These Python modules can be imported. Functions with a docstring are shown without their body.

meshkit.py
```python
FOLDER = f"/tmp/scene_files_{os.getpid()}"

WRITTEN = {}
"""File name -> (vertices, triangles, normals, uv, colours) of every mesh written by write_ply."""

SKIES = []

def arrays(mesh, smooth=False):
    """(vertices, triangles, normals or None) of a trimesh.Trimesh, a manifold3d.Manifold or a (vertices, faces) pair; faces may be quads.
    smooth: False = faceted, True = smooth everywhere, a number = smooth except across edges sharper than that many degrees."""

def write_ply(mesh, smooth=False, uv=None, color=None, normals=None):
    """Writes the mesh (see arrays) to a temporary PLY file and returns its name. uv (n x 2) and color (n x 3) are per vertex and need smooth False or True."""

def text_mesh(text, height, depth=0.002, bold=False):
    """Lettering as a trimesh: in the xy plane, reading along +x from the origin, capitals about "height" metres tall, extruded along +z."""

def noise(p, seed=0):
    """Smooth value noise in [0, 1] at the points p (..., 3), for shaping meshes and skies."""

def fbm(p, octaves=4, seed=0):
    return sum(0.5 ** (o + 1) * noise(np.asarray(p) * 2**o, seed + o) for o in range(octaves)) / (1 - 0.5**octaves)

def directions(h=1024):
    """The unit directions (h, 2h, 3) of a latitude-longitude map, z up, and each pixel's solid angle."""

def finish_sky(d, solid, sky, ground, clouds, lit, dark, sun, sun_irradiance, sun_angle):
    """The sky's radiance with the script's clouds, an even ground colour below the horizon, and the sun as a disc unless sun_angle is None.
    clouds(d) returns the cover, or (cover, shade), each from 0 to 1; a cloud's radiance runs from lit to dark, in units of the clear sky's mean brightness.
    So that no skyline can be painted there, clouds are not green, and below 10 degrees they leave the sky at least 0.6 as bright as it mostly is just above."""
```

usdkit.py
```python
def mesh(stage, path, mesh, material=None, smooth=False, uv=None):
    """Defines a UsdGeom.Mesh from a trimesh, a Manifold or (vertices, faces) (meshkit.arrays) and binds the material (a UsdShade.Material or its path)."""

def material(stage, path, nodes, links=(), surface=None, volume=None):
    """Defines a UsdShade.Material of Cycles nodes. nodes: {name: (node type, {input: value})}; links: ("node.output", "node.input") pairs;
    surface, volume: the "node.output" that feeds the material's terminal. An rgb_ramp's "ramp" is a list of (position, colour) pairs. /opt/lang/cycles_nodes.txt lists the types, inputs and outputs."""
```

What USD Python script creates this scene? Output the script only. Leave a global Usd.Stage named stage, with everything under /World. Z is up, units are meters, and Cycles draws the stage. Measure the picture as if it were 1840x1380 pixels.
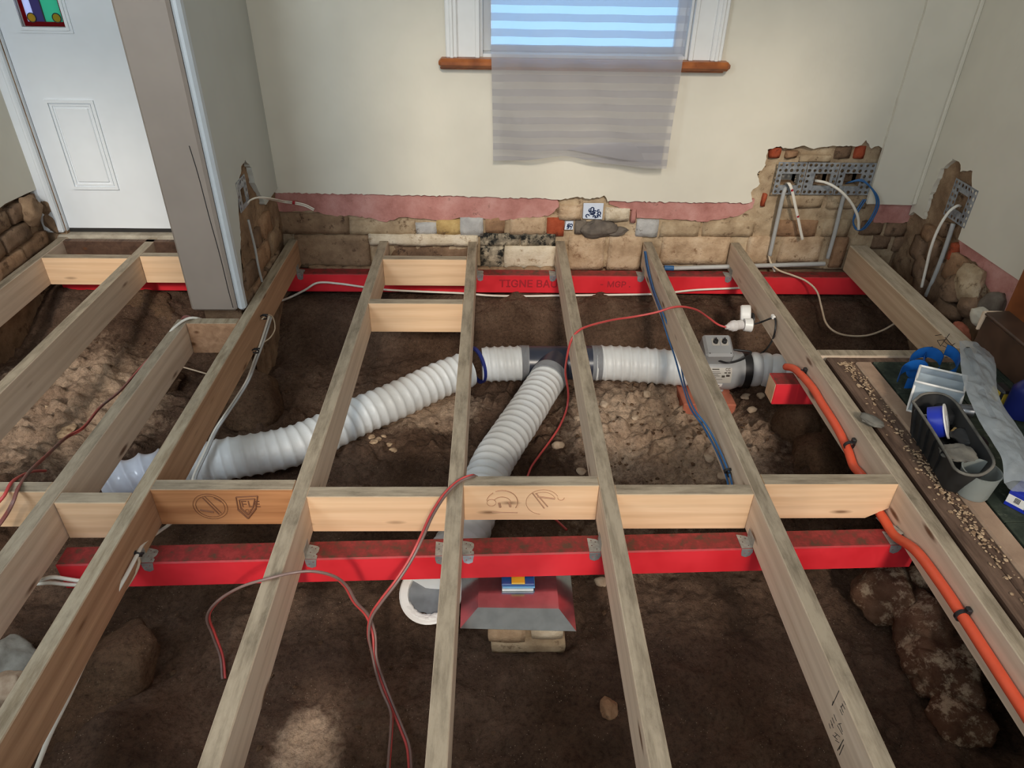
import math, random
import numpy as np, trimesh, usdkit, meshkit
import manifold3d as m3
from pxr import Usd, UsdGeom, UsdLux, UsdShade, Gf, Sdf, Vt

stage = Usd.Stage.CreateInMemory()
UsdGeom.SetStageUpAxis(stage, UsdGeom.Tokens.z)
UsdGeom.SetStageMetersPerUnit(stage, 1.0)
UsdGeom.Xform.Define(stage, '/World')
UsdGeom.Scope.Define(stage, '/World/Looks')
stage.SetDefaultPrim(stage.GetPrimAtPath('/World'))

# ------------------------------------------------------------------ camera
FL, PITCH, YAW, ROLL = 1286.49, .589433, .0290985, .0191453
CAM = np.array([.114508, 0.0, 1.425813])
_cy, _sy = math.cos(YAW), math.sin(YAW)
FWD = np.array([_sy * math.cos(PITCH), _cy * math.cos(PITCH), -math.sin(PITCH)])
_r0 = np.array([_cy, -_sy, 0]); _u0 = np.cross(_r0, FWD)
RGT = _r0 * math.cos(ROLL) + _u0 * math.sin(ROLL)
UPV = np.cross(RGT, FWD)
cam = UsdGeom.Camera.Define(stage, '/World/camera')
cam.AddTransformOp().Set(Gf.Matrix4d(*RGT, 0, *UPV, 0, *(-FWD), 0, *CAM, 1))
cam.CreateHorizontalApertureAttr(36.0)
cam.CreateVerticalApertureAttr(27.0)
cam.CreateFocalLengthAttr(36.0 * FL / 1840)
cam.CreateClippingRangeAttr(Gf.Vec2f(.05, 100))
cam.CreateExposureAttr(0.12)

# ------------------------------------------------------------------ light
DOME, SUN, OPEN, HALL = .9, 128., 1.1, 9.0
dome = UsdLux.DomeLight.Define(stage, '/World/sky')
dome.CreateColorAttr(Gf.Vec3f(.62, .80, 1.0)); dome.CreateIntensityAttr(DOME)
sun = UsdLux.DistantLight.Define(stage, '/World/sun')                    # soft, hazy sun through the tall opening behind the camera
sun.CreateColorAttr(Gf.Vec3f(1.0, .975, .935)); sun.CreateIntensityAttr(SUN); sun.CreateAngleAttr(6.5)
SUN_E, SUN_A = math.radians(33), math.radians(-1.5)
_d = np.array([math.sin(SUN_A) * math.cos(SUN_E), math.cos(SUN_A) * math.cos(SUN_E), -math.sin(SUN_E)])
_z = -_d; _x = np.cross([0, 0, 1], _z); _x /= np.linalg.norm(_x); _y = np.cross(_z, _x)
sun.AddTransformOp().Set(Gf.Matrix4d(*_x, 0, *_y, 0, *_z, 0, 0, -5, 5, 1))

def rect(name, pos, look, w, h, col, inten):
    l = UsdLux.RectLight.Define(stage, '/World/' + name)
    z = np.array(pos, float) - np.array(look, float); z /= np.linalg.norm(z)
    x = np.cross([0, 0, 1], z); x /= np.linalg.norm(x); y = np.cross(z, x)
    l.AddTransformOp().Set(Gf.Matrix4d(*x, 0, *y, 0, *z, 0, *pos, 1))
    l.CreateWidthAttr(w); l.CreateHeightAttr(h); l.CreateColorAttr(Gf.Vec3f(*col)); l.CreateIntensityAttr(inten)
rect('opening_daylight', (.65, -.34, 1.75), (.65, 3, 1.2), 2.5, 2.3, (.97, .985, 1.0), OPEN)    # sky seen through the opening behind
rect('hall_daylight', (-1.62, .25, 1.9), (-1.62, 3.5, .7), .8, 1.4, (.80, .91, 1.0), HALL)      # daylight from the hall's other end

# ------------------------------------------------------------------ helpers
def lin(r, g, b):
    c = np.array([r, g, b], float) / 255
    return tuple(np.where(c <= .04045, c / 12.92, ((c + .055) / 1.055) ** 2.4))

def at(px, py, X=None, Y=None, Z=None):
    """The point of the plane x=X, y=Y or z=Z seen at pixel (px, py) of the 1840 x 1380 photograph."""
    d = FWD + RGT * (px - 920) / FL - UPV * (py - 690) / FL
    t = (X - CAM[0]) / d[0] if X is not None else Y / d[1] if Y is not None else (Z - CAM[2]) / d[2]
    return CAM + t * d

rng = np.random.default_rng(7)
used, LOC = {}, {'/World': np.zeros(3)}
def numbered(parent, name):
    k = used.get((parent, name), -1) + 1
    used[(parent, name)] = k
    return f'{parent}/{name}' + (f'_{k:03d}' if k else '')

def tag(p, label=None, cat=None, group=None, kind=None):
    p = p.GetPrim() if hasattr(p, 'GetPrim') else p
    for k, v in (('label', label), ('category', cat), ('group', group), ('kind', kind)):
        if v: p.SetCustomDataByKey(k, v)
    return p

def thing(name, label=None, cat=None, loc=(0, 0, 0), group=None, kind=None):
    path = numbered('/World', name)
    x = UsdGeom.Xform.Define(stage, path)
    x.AddTranslateOp().Set(Gf.Vec3d(*map(float, loc)))
    LOC[path] = np.array(loc, float)
    return tag(x, label, cat, group, kind)

def arr(m):
    if hasattr(m, 'to_mesh'):
        q = m.to_mesh(); return np.array(q.vert_properties[:, :3], float), np.array(q.tri_verts, int)
    if isinstance(m, tuple):
        return np.asarray(m[0], float), np.asarray(m[1], int)
    return np.array(m.vertices, float), np.array(m.faces, int)

def cat_mesh(ms):
    vs, fs, n = [], [], 0
    for m in ms:
        v, f = arr(m)
        if f.shape[1] == 4: f = np.vstack([f[:, [0, 1, 2]], f[:, [0, 2, 3]]])
        vs.append(v); fs.append(f + n); n += len(v)
    return np.vstack(vs), np.vstack(fs)

def obj(name, mesh, mat, parent=None, smooth=30, label=None, cat=None, group=None, kind=None):
    if isinstance(mesh, list): mesh = cat_mesh(mesh)
    base = str(parent.GetPath()) if parent is not None else '/World'
    path = numbered(base, name)
    v, f = arr(mesh)
    off = LOC[base]
    LOC[path] = off
    ids, inv = np.unique(f, return_inverse=True)
    if len(ids) < len(v): v, f = v[ids], inv.reshape(f.shape)
    p = usdkit.mesh(stage, path, (v - off, f), M[mat], smooth=smooth).GetPrim()
    return tag(p, label, cat, group, kind)

def copy_of(src, name, loc, rotz=0, label=None, group=None, cat=None, scale=None):
    path = numbered('/World', name)
    x = UsdGeom.Xform.Define(stage, path)
    x.GetPrim().GetReferences().AddInternalReference(src.GetPath())
    x.ClearXformOpOrder()
    x.AddTranslateOp().Set(Gf.Vec3d(*map(float, loc)))
    x.AddRotateZOp().Set(float(rotz))
    if scale: x.AddScaleOp().Set(Gf.Vec3f(*map(float, scale)))
    x.GetPrim().SetInstanceable(True)
    was = src.GetCustomData()
    return tag(x, label or was.get('label'), cat or was.get('category'), group or was.get('group'))

def hull(pts): return trimesh.convex.convex_hull(np.asarray(pts, float))

def cbox(x0, x1, y0, y1, z0, z1, b=.002, jit=0, r=None):
    """A box with chamfered edges, its corners jittered by jit."""
    b = min(b, (x1 - x0) / 3, (y1 - y0) / 3, (z1 - z0) / 3)
    P = []
    for sx in (0, 1):
        for sy in (0, 1):
            for sz in (0, 1):
                c = np.array([(x0, x1)[sx], (y0, y1)[sy], (z0, z1)[sz]])
                s = np.array([1 - 2 * sx, 1 - 2 * sy, 1 - 2 * sz]) * b
                if jit: c = c + (r or rng).uniform(-jit, jit, 3)
                for k in range(3):
                    q = c + s; q[k] = c[k]; P.append(q)
    return hull(P)

def bar(p0, p1, w, h, b=.0025, drop=True):
    """A timber from p0 to p1 (middle of its top face), w wide and h deep."""
    p0, p1 = np.array(p0, float), np.array(p1, float)
    L = np.linalg.norm(p1 - p0)
    m = cbox(-w / 2, w / 2, 0, L, -h, 0, b)
    y = (p1 - p0) / L; x = np.cross(y, [0, 0, 1]); x /= np.linalg.norm(x); z = np.cross(x, y)
    T = np.eye(4); T[:3, 0], T[:3, 1], T[:3, 2], T[:3, 3] = x, y, z, p0
    m.apply_transform(T)
    return m

def plate(polys, axis, a0, a1):
    """Extrudes outlines (list of rings, even-odd) given in the plane across the axis, from a0 to a1 along it."""
    cs = m3.CrossSection([np.asarray(p, float).tolist() for p in polys], m3.FillRule.EvenOdd)
    v, f = arr(cs.extrude(a1 - a0))
    if axis == 'y': return np.stack([v[:, 0], a0 + v[:, 2], v[:, 1]], 1), f[:, ::-1]
    if axis == 'x': return np.stack([a0 + v[:, 2], v[:, 0], v[:, 1]], 1), f
    return v + [0, 0, a0], f

def jag(ring, amp=.008, step=.02, seed=1):
    """Breaks the outline's edges up into an irregular line."""
    r, out = np.random.default_rng(seed), []
    ring = np.asarray(ring, float)
    for a, b in zip(ring, np.roll(ring, -1, 0)):
        n = max(1, int(np.linalg.norm(b - a) / step))
        for k in range(n):
            out.append(a + (b - a) * k / n + r.uniform(-amp, amp, 2) * (1 if k else .4))
    return np.array(out)

def rectring(x0, x1, z0, z1): return [(x0, z0), (x1, z0), (x1, z1), (x0, z1)]
def circ(cx, cy, r, n=20): return [(cx + r * math.cos(2 * math.pi * k / n), cy + r * math.sin(2 * math.pi * k / n)) for k in range(n)]

def spline(pts, step=.012):
    P = np.asarray(pts, float)
    Q = np.vstack([2 * P[0] - P[1], P, 2 * P[-1] - P[-2]])
    out = []
    for i in range(1, len(Q) - 2):
        p0, p1, p2, p3 = Q[i - 1:i + 3]
        n = max(2, int(np.linalg.norm(p2 - p1) / step))
        for t in np.arange(n) / n:
            out.append(.5 * (2 * p1 + (p2 - p0) * t + (2 * p0 - 5 * p1 + 4 * p2 - p3) * t * t + (3 * p1 - p0 - 3 * p2 + p3) * t ** 3))
    out.append(P[-1])
    return np.array(out)

def frames(C):
    T = np.gradient(C, axis=0); T /= np.linalg.norm(T, axis=1, keepdims=True)
    u = np.cross(T[0], [0, 0, 1.0])
    if np.linalg.norm(u) < .05: u = np.cross(T[0], [1.0, 0, 0])
    U = []
    for t in T:
        u = u - t * (u @ t); u /= np.linalg.norm(u); U.append(u)
    U = np.array(U)
    return T, U, np.cross(U, T)

def sweep(C, radius, n=10, caps=True, flat=1.0, rad_fn=None):
    C = np.asarray(C, float)
    T, U, V = frames(C)
    th = np.arange(n) * 2 * math.pi / n
    R = np.broadcast_to(np.asarray(radius, float), (len(C),))[:, None] * np.ones((1, n))
    if rad_fn is not None:
        s = np.r_[0, np.cumsum(np.linalg.norm(np.diff(C, axis=0), axis=1))]
        R = rad_fn(s[:, None], th[None, :])
    v = C[:, None] + U[:, None] * (np.cos(th)[None, :, None] * R[..., None]) + V[:, None] * (np.sin(th)[None, :, None] * R[..., None] * flat)
    m = len(C)
    i, j = np.meshgrid(np.arange(m - 1), np.arange(n), indexing='ij')
    a, b = i * n + j, i * n + (j + 1) % n
    q = np.stack([a, b, b + n, a + n], -1).reshape(-1, 4)
    f = np.vstack([q[:, [0, 1, 2]], q[:, [0, 2, 3]]])[:, ::-1]
    v = v.reshape(-1, 3)
    if caps:
        k = len(v); v = np.vstack([v, C[:1], C[-1:]])
        jj = np.arange(n); e = (m - 1) * n
        f = np.vstack([f, np.stack([np.full(n, k), jj, (jj + 1) % n], 1)[:, ::-1][:, ::-1], np.stack([np.full(n, k + 1), e + (jj + 1) % n, e + jj], 1)])
    tm = trimesh.Trimesh(v, f, process=False)
    if tm.volume < 0: f = f[:, ::-1]
    return v, f

def cable(pts, r, flat=1.0, n=8, step=.012): return sweep(spline(pts, step), r, n, True, flat)

def rod(p0, p1, r, n=24, steps=2): return sweep(np.linspace(p0, p1, steps), r, n)

def lathe(prof, p0, axis, n=28):
    """Revolves (along, radius) pairs about the axis through p0."""
    axis = np.array(axis, float); axis /= np.linalg.norm(axis)
    u = np.cross(axis, [0, 0, 1.0]); u = np.array([1.0, 0, 0]) if np.linalg.norm(u) < .01 else u / np.linalg.norm(u)
    w = np.cross(axis, u)
    th = np.arange(n) * 2 * math.pi / n
    prof = np.asarray(prof, float)
    v = np.array(p0)[None, None] + axis[None, None] * prof[:, 0][:, None, None] + (u[None, None] * np.cos(th)[None, :, None] + w[None, None] * np.sin(th)[None, :, None]) * prof[:, 1][:, None, None]
    m = len(prof)
    i, j = np.meshgrid(np.arange(m - 1), np.arange(n), indexing='ij')
    a, b = i * n + j, i * n + (j + 1) % n
    q = np.stack([a, a + n, b + n, b], -1).reshape(-1, 4)
    f = np.vstack([q[:, [0, 1, 2]], q[:, [0, 2, 3]]])
    tm = trimesh.Trimesh(v.reshape(-1, 3), f, process=False)
    return v.reshape(-1, 3), (f if tm.volume >= 0 else f[:, ::-1])

def rock(c, s, seed=0, rough=.35, sub=3, flat=None, rot=0, facets=15):
    """An angular stone: a ball cut by random planes and roughened."""
    m = trimesh.creation.icosphere(sub, 1.0)
    v = np.array(m.vertices)
    r = np.random.default_rng(seed * 13 + 5)
    N = r.normal(size=(facets, 3)); N /= np.linalg.norm(N, axis=1, keepdims=True)
    D = r.uniform(.72, 1.0, facets)
    q = v @ N.T
    t = np.min(np.where(q > .15, D / np.maximum(q, .15), 9), 1).clip(.5, 1.12)
    n = meshkit.fbm(v * 2.2 + seed * 7.1, 4, seed) - .5
    v = v * (t * (1 + rough * n) + rough * .25 * (meshkit.fbm(v * 7 + seed * 3.3, 3, seed + 9) - .5))[:, None]
    ca, sa = math.cos(rot), math.sin(rot)
    v = v * np.array(s)
    v = np.stack([v[:, 0] * ca - v[:, 1] * sa, v[:, 0] * sa + v[:, 1] * ca, v[:, 2]], 1)
    return v + np.array(c), np.array(m.faces)

def rbrick(x0, x1, y0, y1, z0, z1, seed=0, amp=.006, chip=.006):
    """A worn brick or stone block: rounded, uneven and chipped at its corners."""
    nx, ny, nz = max(3, int((x1 - x0) / .026)), max(2, int((y1 - y0) / .026)), max(3, int((z1 - z0) / .026))
    m = trimesh.creation.box((1, 1, 1))
    g = []
    def face(ax, sg, na, nb):
        a, b = np.meshgrid(np.linspace(-.5, .5, na + 1), np.linspace(-.5, .5, nb + 1), indexing='ij')
        P_ = np.zeros((na + 1, nb + 1, 3)); o = [k for k in range(3) if k != ax]
        P_[..., ax] = sg * .5; P_[..., o[0]] = a; P_[..., o[1]] = b
        i_, j_ = np.meshgrid(np.arange(na), np.arange(nb), indexing='ij'); k_ = i_ * (nb + 1) + j_
        q_ = np.stack([k_, k_ + nb + 1, k_ + nb + 2, k_ + 1], -1).reshape(-1, 4)
        f_ = np.vstack([q_[:, [0, 1, 2]], q_[:, [0, 2, 3]]])
        flip = (sg > 0) == (ax == 1)
        return P_.reshape(-1, 3), f_[:, ::-1] if flip else f_
    dims = (nx, ny, nz)
    for ax in range(3):
        o = [k for k in range(3) if k != ax]
        for sg in (-1, 1): g.append(face(ax, sg, dims[o[0]], dims[o[1]]))
    v, f = cat_mesh(g)
    size = np.array([x1 - x0, y1 - y0, z1 - z0]); mid = np.array([x0 + x1, y0 + y1, z0 + z1]) / 2
    w = v * size
    inner = size / 2 - chip
    core = np.clip(w, -inner, inner); d = w - core
    L_ = np.linalg.norm(d, axis=1, keepdims=True)
    w = core + d / np.maximum(L_, 1e-9) * np.minimum(L_, chip)
    p = w + mid
    off = np.stack([meshkit.fbm(p * 24 + k * 11.3, 3, seed + k) - .5 for k in range(3)], 1)
    p = p + off * amp * 2
    t = trimesh.Trimesh(p, f, process=False); t.merge_vertices(digits_vertex=6)
    return t

def on_plane(text, height, o, u, w, depth=.0006, bold=True):
    """Lettering laid on the plane through o spanned by u (reading direction) and w (up)."""
    t = meshkit.text_mesh(text, height, depth, bold)
    u, w = np.array(u, float), np.array(w, float)
    v = np.array(t.vertices)
    n = np.cross(u, w)
    return np.array(o) + v[:, :1] * u + v[:, 1:2] * w + v[:, 2:] * n, np.array(t.faces)

# ------------------------------------------------------------------ materials
M = {}
def mat(name, nodes, links, surface='p.BSDF'):
    M[name] = usdkit.material(stage, '/World/Looks/' + name, nodes, links, surface)
def plain(name, rgb, rough=.5, metal=0, vary=.12, scale=30, bump=0, bscale=200, spec=.5, rgb2=None, **kw):
    c = np.array(lin(*rgb)); d = np.array(lin(*rgb2)) if rgb2 is not None else c * (1 - vary)
    nodes = {'g': ('geometry', {}), 'n': ('noise_texture', {'scale': scale, 'detail': 4}), 'r': ('rgb_ramp', {'ramp': [(.32, tuple(d)), (.62, tuple(c))]}),
             'p': ('principled_bsdf', {'roughness': rough, 'metallic': metal, 'specular_ior_level': spec, **kw})}
    links = [('g.position', 'n.vector'), ('n.fac', 'r.fac'), ('r.color', 'p.base_color')]
    if bump:
        nodes['bn'] = ('noise_texture', {'scale': bscale, 'detail': 5}); nodes['b'] = ('bump', {'strength': bump, 'distance': .004})
        links += [('g.position', 'bn.vector'), ('bn.fac', 'b.height'), ('b.normal', 'p.normal')]
    mat(name, nodes, links)

def wood(name, axis, light, dark, top1, top2, knot=(96, 60, 34), topmix=1.0, bump=.25, stain=.55):
    sc = {'y': (38, 1.6, 38), 'x': (1.6, 38, 38)}[axis]
    ks = {'y': (9, 3.2, 13), 'x': (3.2, 9, 13)}[axis]
    nodes = {
        'g': ('geometry', {}), 'oi': ('object_info', {}),
        'off': ('math', {'math_type': 'multiply', 'value2': 37.0}), 'cx': ('combine_xyz', {}),
        'pos': ('vector_math', {'math_type': 'add'}),
        'mp': ('mapping', {'scale': sc}), 'n': ('noise_texture', {'scale': 1.0, 'detail': 6, 'roughness': .6, 'distortion': .6}),
        'r': ('rgb_ramp', {'ramp': [(.22, lin(*dark)), (.5, tuple((np.array(lin(*dark)) + lin(*light)) / 2)), (.78, lin(*light))]}),
        'wp': ('wave_texture', {'wave_type': 'bands', 'bands_direction': 'z', 'scale': 6.0, 'distortion': 9.0, 'detail': 3, 'detail_scale': .8}),
        'wm': ('mapping', {'scale': {'y': (1, .12, 1), 'x': (.12, 1, 1)}[axis]}),
        'wr': ('rgb_ramp', {'ramp': [(0, (.88, .86, .84)), (.55, (1, 1, 1))]}),
        'gm': ('mix_color', {'blend_type': 'multiply', 'fac': .75}),
        'km': ('mapping', {'scale': ks}), 'kv': ('voronoi_texture', {'scale': 1.0, 'randomness': 1.0}),
        'kr': ('rgb_ramp', {'ramp': [(.0, (1, 1, 1)), (.08, (.8, .8, .8)), (.10, (.45, .45, .45)), (.15, (0, 0, 0))]}),
        'kmix': ('mix_color', {'blend_type': 'mix', 'b': lin(*knot)}),
        'tn': ('noise_texture', {'scale': 16.0, 'detail': 6, 'roughness': .65}), 'tm': ('mapping', {'scale': {'y': (3.2, .35, 1), 'x': (.35, 3.2, 1)}[axis]}),
        'tr': ('rgb_ramp', {'ramp': [(.34, lin(*top2)), (.56, lin(*top1))]}),
        'sn': ('noise_texture', {'scale': 13.0, 'detail': 7, 'roughness': .72}),
        'sr': ('rgb_ramp', {'ramp': [(.30, (.36, .34, .32)), (.42, (.72, .71, .70)), (.56, (1, 1, 1))]}),
        'sm2': ('mapping', {'scale': {'y': (1.4, .5, 1), 'x': (.5, 1.4, 1)}[axis]}),
        'sm': ('mix_color', {'blend_type': 'multiply', 'fac': stain}),
        'nz': ('separate_xyz', {}), 'mr': ('map_range', {'from_min': .55, 'from_max': .8, 'to_max': topmix, 'clamp': True}),
        'mix': ('mix_color', {'blend_type': 'mix'}),
        'b': ('bump', {'strength': bump, 'distance': .002}),
        'p': ('principled_bsdf', {'roughness': .72, 'specular_ior_level': .25})}
    links = [('oi.random', 'off.value1'), ('off.value', 'cx.x'), ('off.value', 'cx.y'), ('off.value', 'cx.z'), ('g.position', 'pos.vector1'), ('cx.vector', 'pos.vector2'),
             ('pos.vector', 'mp.vector'), ('mp.vector', 'n.vector'), ('n.fac', 'r.fac'), ('pos.vector', 'wm.vector'), ('wm.vector', 'wp.vector'), ('wp.fac', 'wr.fac'),
             ('r.color', 'gm.a'), ('wr.color', 'gm.b'), ('pos.vector', 'km.vector'), ('km.vector', 'kv.vector'), ('kv.distance', 'kr.fac'), ('kr.color', 'kmix.fac'), ('gm.result', 'kmix.a'),
             ('pos.vector', 'tm.vector'), ('tm.vector', 'tn.vector'), ('tn.fac', 'tr.fac'), ('pos.vector', 'sm2.vector'), ('sm2.vector', 'sn.vector'), ('sn.fac', 'sr.fac'), ('tr.color', 'sm.a'), ('sr.color', 'sm.b'),
             ('g.true_normal', 'nz.vector'), ('nz.z', 'mr.value'), ('mr.result', 'mix.fac'), ('kmix.result', 'mix.a'), ('sm.result', 'mix.b'), ('mix.result', 'p.base_color'),
             ('n.fac', 'b.height'), ('b.normal', 'p.normal')]
    mat(name, nodes, links)

wood('joist_wood', 'y', (224, 204, 182), (200, 176, 152), (164, 150, 130), (134, 121, 103), stain=.75)
wood('joist_wood_brown', 'y', (196, 156, 122), (152, 114, 86), (170, 156, 134), (138, 122, 100), stain=.7)
wood('beam_wood', 'y', (206, 180, 150), (180, 152, 122), (200, 184, 162), (176, 158, 134), stain=.4)
wood('block_wood', 'x', (234, 200, 164), (218, 178, 138), (164, 150, 130), (134, 120, 102), stain=.7)
wood('block_wood_brown', 'x', (196, 142, 96), (150, 98, 62), (164, 150, 130), (134, 120, 102), stain=.7)
wood('hearth_wood', 'y', (98, 74, 60), (66, 48, 38), (110, 88, 74), (78, 60, 50), stain=.6)

def soil(name, c1, c2, c3, bump=.9, dry_sunlit=None):
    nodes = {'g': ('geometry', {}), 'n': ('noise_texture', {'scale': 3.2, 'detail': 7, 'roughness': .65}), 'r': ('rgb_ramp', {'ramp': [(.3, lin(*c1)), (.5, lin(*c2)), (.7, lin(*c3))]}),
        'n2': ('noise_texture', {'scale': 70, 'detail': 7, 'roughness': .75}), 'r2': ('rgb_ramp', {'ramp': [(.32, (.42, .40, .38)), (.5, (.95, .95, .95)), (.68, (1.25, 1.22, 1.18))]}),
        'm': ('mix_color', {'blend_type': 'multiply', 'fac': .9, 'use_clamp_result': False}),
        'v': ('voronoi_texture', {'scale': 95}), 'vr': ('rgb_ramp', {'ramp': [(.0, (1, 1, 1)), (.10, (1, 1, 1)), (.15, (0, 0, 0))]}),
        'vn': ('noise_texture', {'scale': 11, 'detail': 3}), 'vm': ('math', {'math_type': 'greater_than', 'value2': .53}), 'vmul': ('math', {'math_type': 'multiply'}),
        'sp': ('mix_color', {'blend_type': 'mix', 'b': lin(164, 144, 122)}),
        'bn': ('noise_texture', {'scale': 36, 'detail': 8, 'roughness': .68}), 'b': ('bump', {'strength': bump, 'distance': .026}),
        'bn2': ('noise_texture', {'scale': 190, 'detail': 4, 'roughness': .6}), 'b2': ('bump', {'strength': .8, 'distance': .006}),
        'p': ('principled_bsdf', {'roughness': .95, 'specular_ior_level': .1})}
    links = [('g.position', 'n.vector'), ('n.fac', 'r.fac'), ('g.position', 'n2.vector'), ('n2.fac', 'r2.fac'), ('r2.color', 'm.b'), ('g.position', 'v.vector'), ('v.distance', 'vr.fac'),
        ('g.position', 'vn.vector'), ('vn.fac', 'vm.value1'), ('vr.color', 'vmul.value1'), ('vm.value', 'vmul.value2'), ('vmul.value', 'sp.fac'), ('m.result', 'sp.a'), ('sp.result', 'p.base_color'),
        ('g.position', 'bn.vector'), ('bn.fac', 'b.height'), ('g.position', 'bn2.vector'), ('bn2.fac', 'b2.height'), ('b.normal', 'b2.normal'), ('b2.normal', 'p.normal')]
    if dry_sunlit:
        d1, d2 = dry_sunlit
        nodes |= {'at': ('attribute', {'attribute': 'dry_sunlit'}), 'dr': ('rgb_ramp', {'ramp': [(.35, lin(*d1)), (.65, lin(*d2))]}), 'dm': ('mix_color', {'blend_type': 'mix'}),
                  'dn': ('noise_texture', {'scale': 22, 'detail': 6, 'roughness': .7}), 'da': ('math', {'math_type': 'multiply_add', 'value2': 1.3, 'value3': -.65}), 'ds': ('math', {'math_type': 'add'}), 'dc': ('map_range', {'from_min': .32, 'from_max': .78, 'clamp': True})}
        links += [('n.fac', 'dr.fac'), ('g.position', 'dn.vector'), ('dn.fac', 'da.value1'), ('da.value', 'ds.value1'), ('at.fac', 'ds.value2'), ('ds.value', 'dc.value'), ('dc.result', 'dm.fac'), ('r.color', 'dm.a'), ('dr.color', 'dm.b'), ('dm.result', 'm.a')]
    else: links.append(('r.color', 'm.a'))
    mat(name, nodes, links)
soil('soil', (76, 58, 47), (102, 80, 66), (130, 106, 89), dry_sunlit=((158, 131, 110), (204, 178, 154)))  # last colour pair paints sunlight into the pale spoil patches
soil('rubble_rock', (82, 62, 48), (106, 82, 64), (134, 108, 86), .8)

def masonry(name, c1, c2, c3, scale=9, bump=.6, spots=None, spot_at=.62):
    nodes = {'g': ('geometry', {}), 'n': ('noise_texture', {'scale': scale, 'detail': 7, 'roughness': .65}), 'r': ('rgb_ramp', {'ramp': [(.3, lin(*c1)), (.5, lin(*c2)), (.68, lin(*c3))]}),
             'bn': ('noise_texture', {'scale': 70, 'detail': 7, 'roughness': .7}), 'b': ('bump', {'strength': bump, 'distance': .008}), 'p': ('principled_bsdf', {'roughness': .92, 'specular_ior_level': .15})}
    links = [('g.position', 'n.vector'), ('n.fac', 'r.fac'), ('g.position', 'bn.vector'), ('bn.fac', 'b.height'), ('b.normal', 'p.normal')]
    if spots:
        nodes |= {'sn': ('noise_texture', {'scale': 16, 'detail': 8, 'roughness': .75}), 'sr': ('rgb_ramp', {'ramp': [(spot_at - .06, (0, 0, 0)), (spot_at + .03, (1, 1, 1))]}), 'sm': ('mix_color', {'blend_type': 'mix', 'b': lin(*spots)})}
        links += [('g.position', 'sn.vector'), ('sn.fac', 'sr.fac'), ('sr.color', 'sm.fac'), ('r.color', 'sm.a'), ('sm.result', 'p.base_color')]
    else: links.append(('r.color', 'p.base_color'))
    mat(name, nodes, links)
masonry('lime_rock', (70, 46, 34), (98, 70, 54), (120, 92, 74), scale=12, bump=1.0, spots=(176, 154, 130), spot_at=.57)
masonry('mortar', (140, 118, 94), (172, 150, 122), (194, 174, 146), spots=(108, 86, 66))
masonry('mortar_brown', (112, 90, 70), (140, 114, 90), (164, 138, 110), spots=(84, 64, 50))
masonry('mortar_grey', (92, 84, 76), (112, 102, 92), (132, 122, 110))
masonry('brick_tan', (160, 132, 104), (194, 166, 136), (212, 188, 160), spots=(140, 108, 82), bump=.9)
masonry('brick_ochre', (150, 124, 84), (182, 152, 100), (204, 176, 122), spots=(120, 98, 74))
masonry('brick_brown', (118, 92, 72), (152, 118, 90), (176, 142, 112), spots=(96, 72, 54))
masonry('brick_red', (130, 56, 36), (160, 76, 50), (172, 98, 72), spots=(96, 50, 38))
masonry('brick_grey', (150, 148, 146), (176, 174, 172), (194, 192, 188), spots=(126, 118, 110))
masonry('brick_pale', (186, 168, 142), (212, 196, 172), (226, 214, 194), spots=(160, 134, 106), bump=.8)
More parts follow.
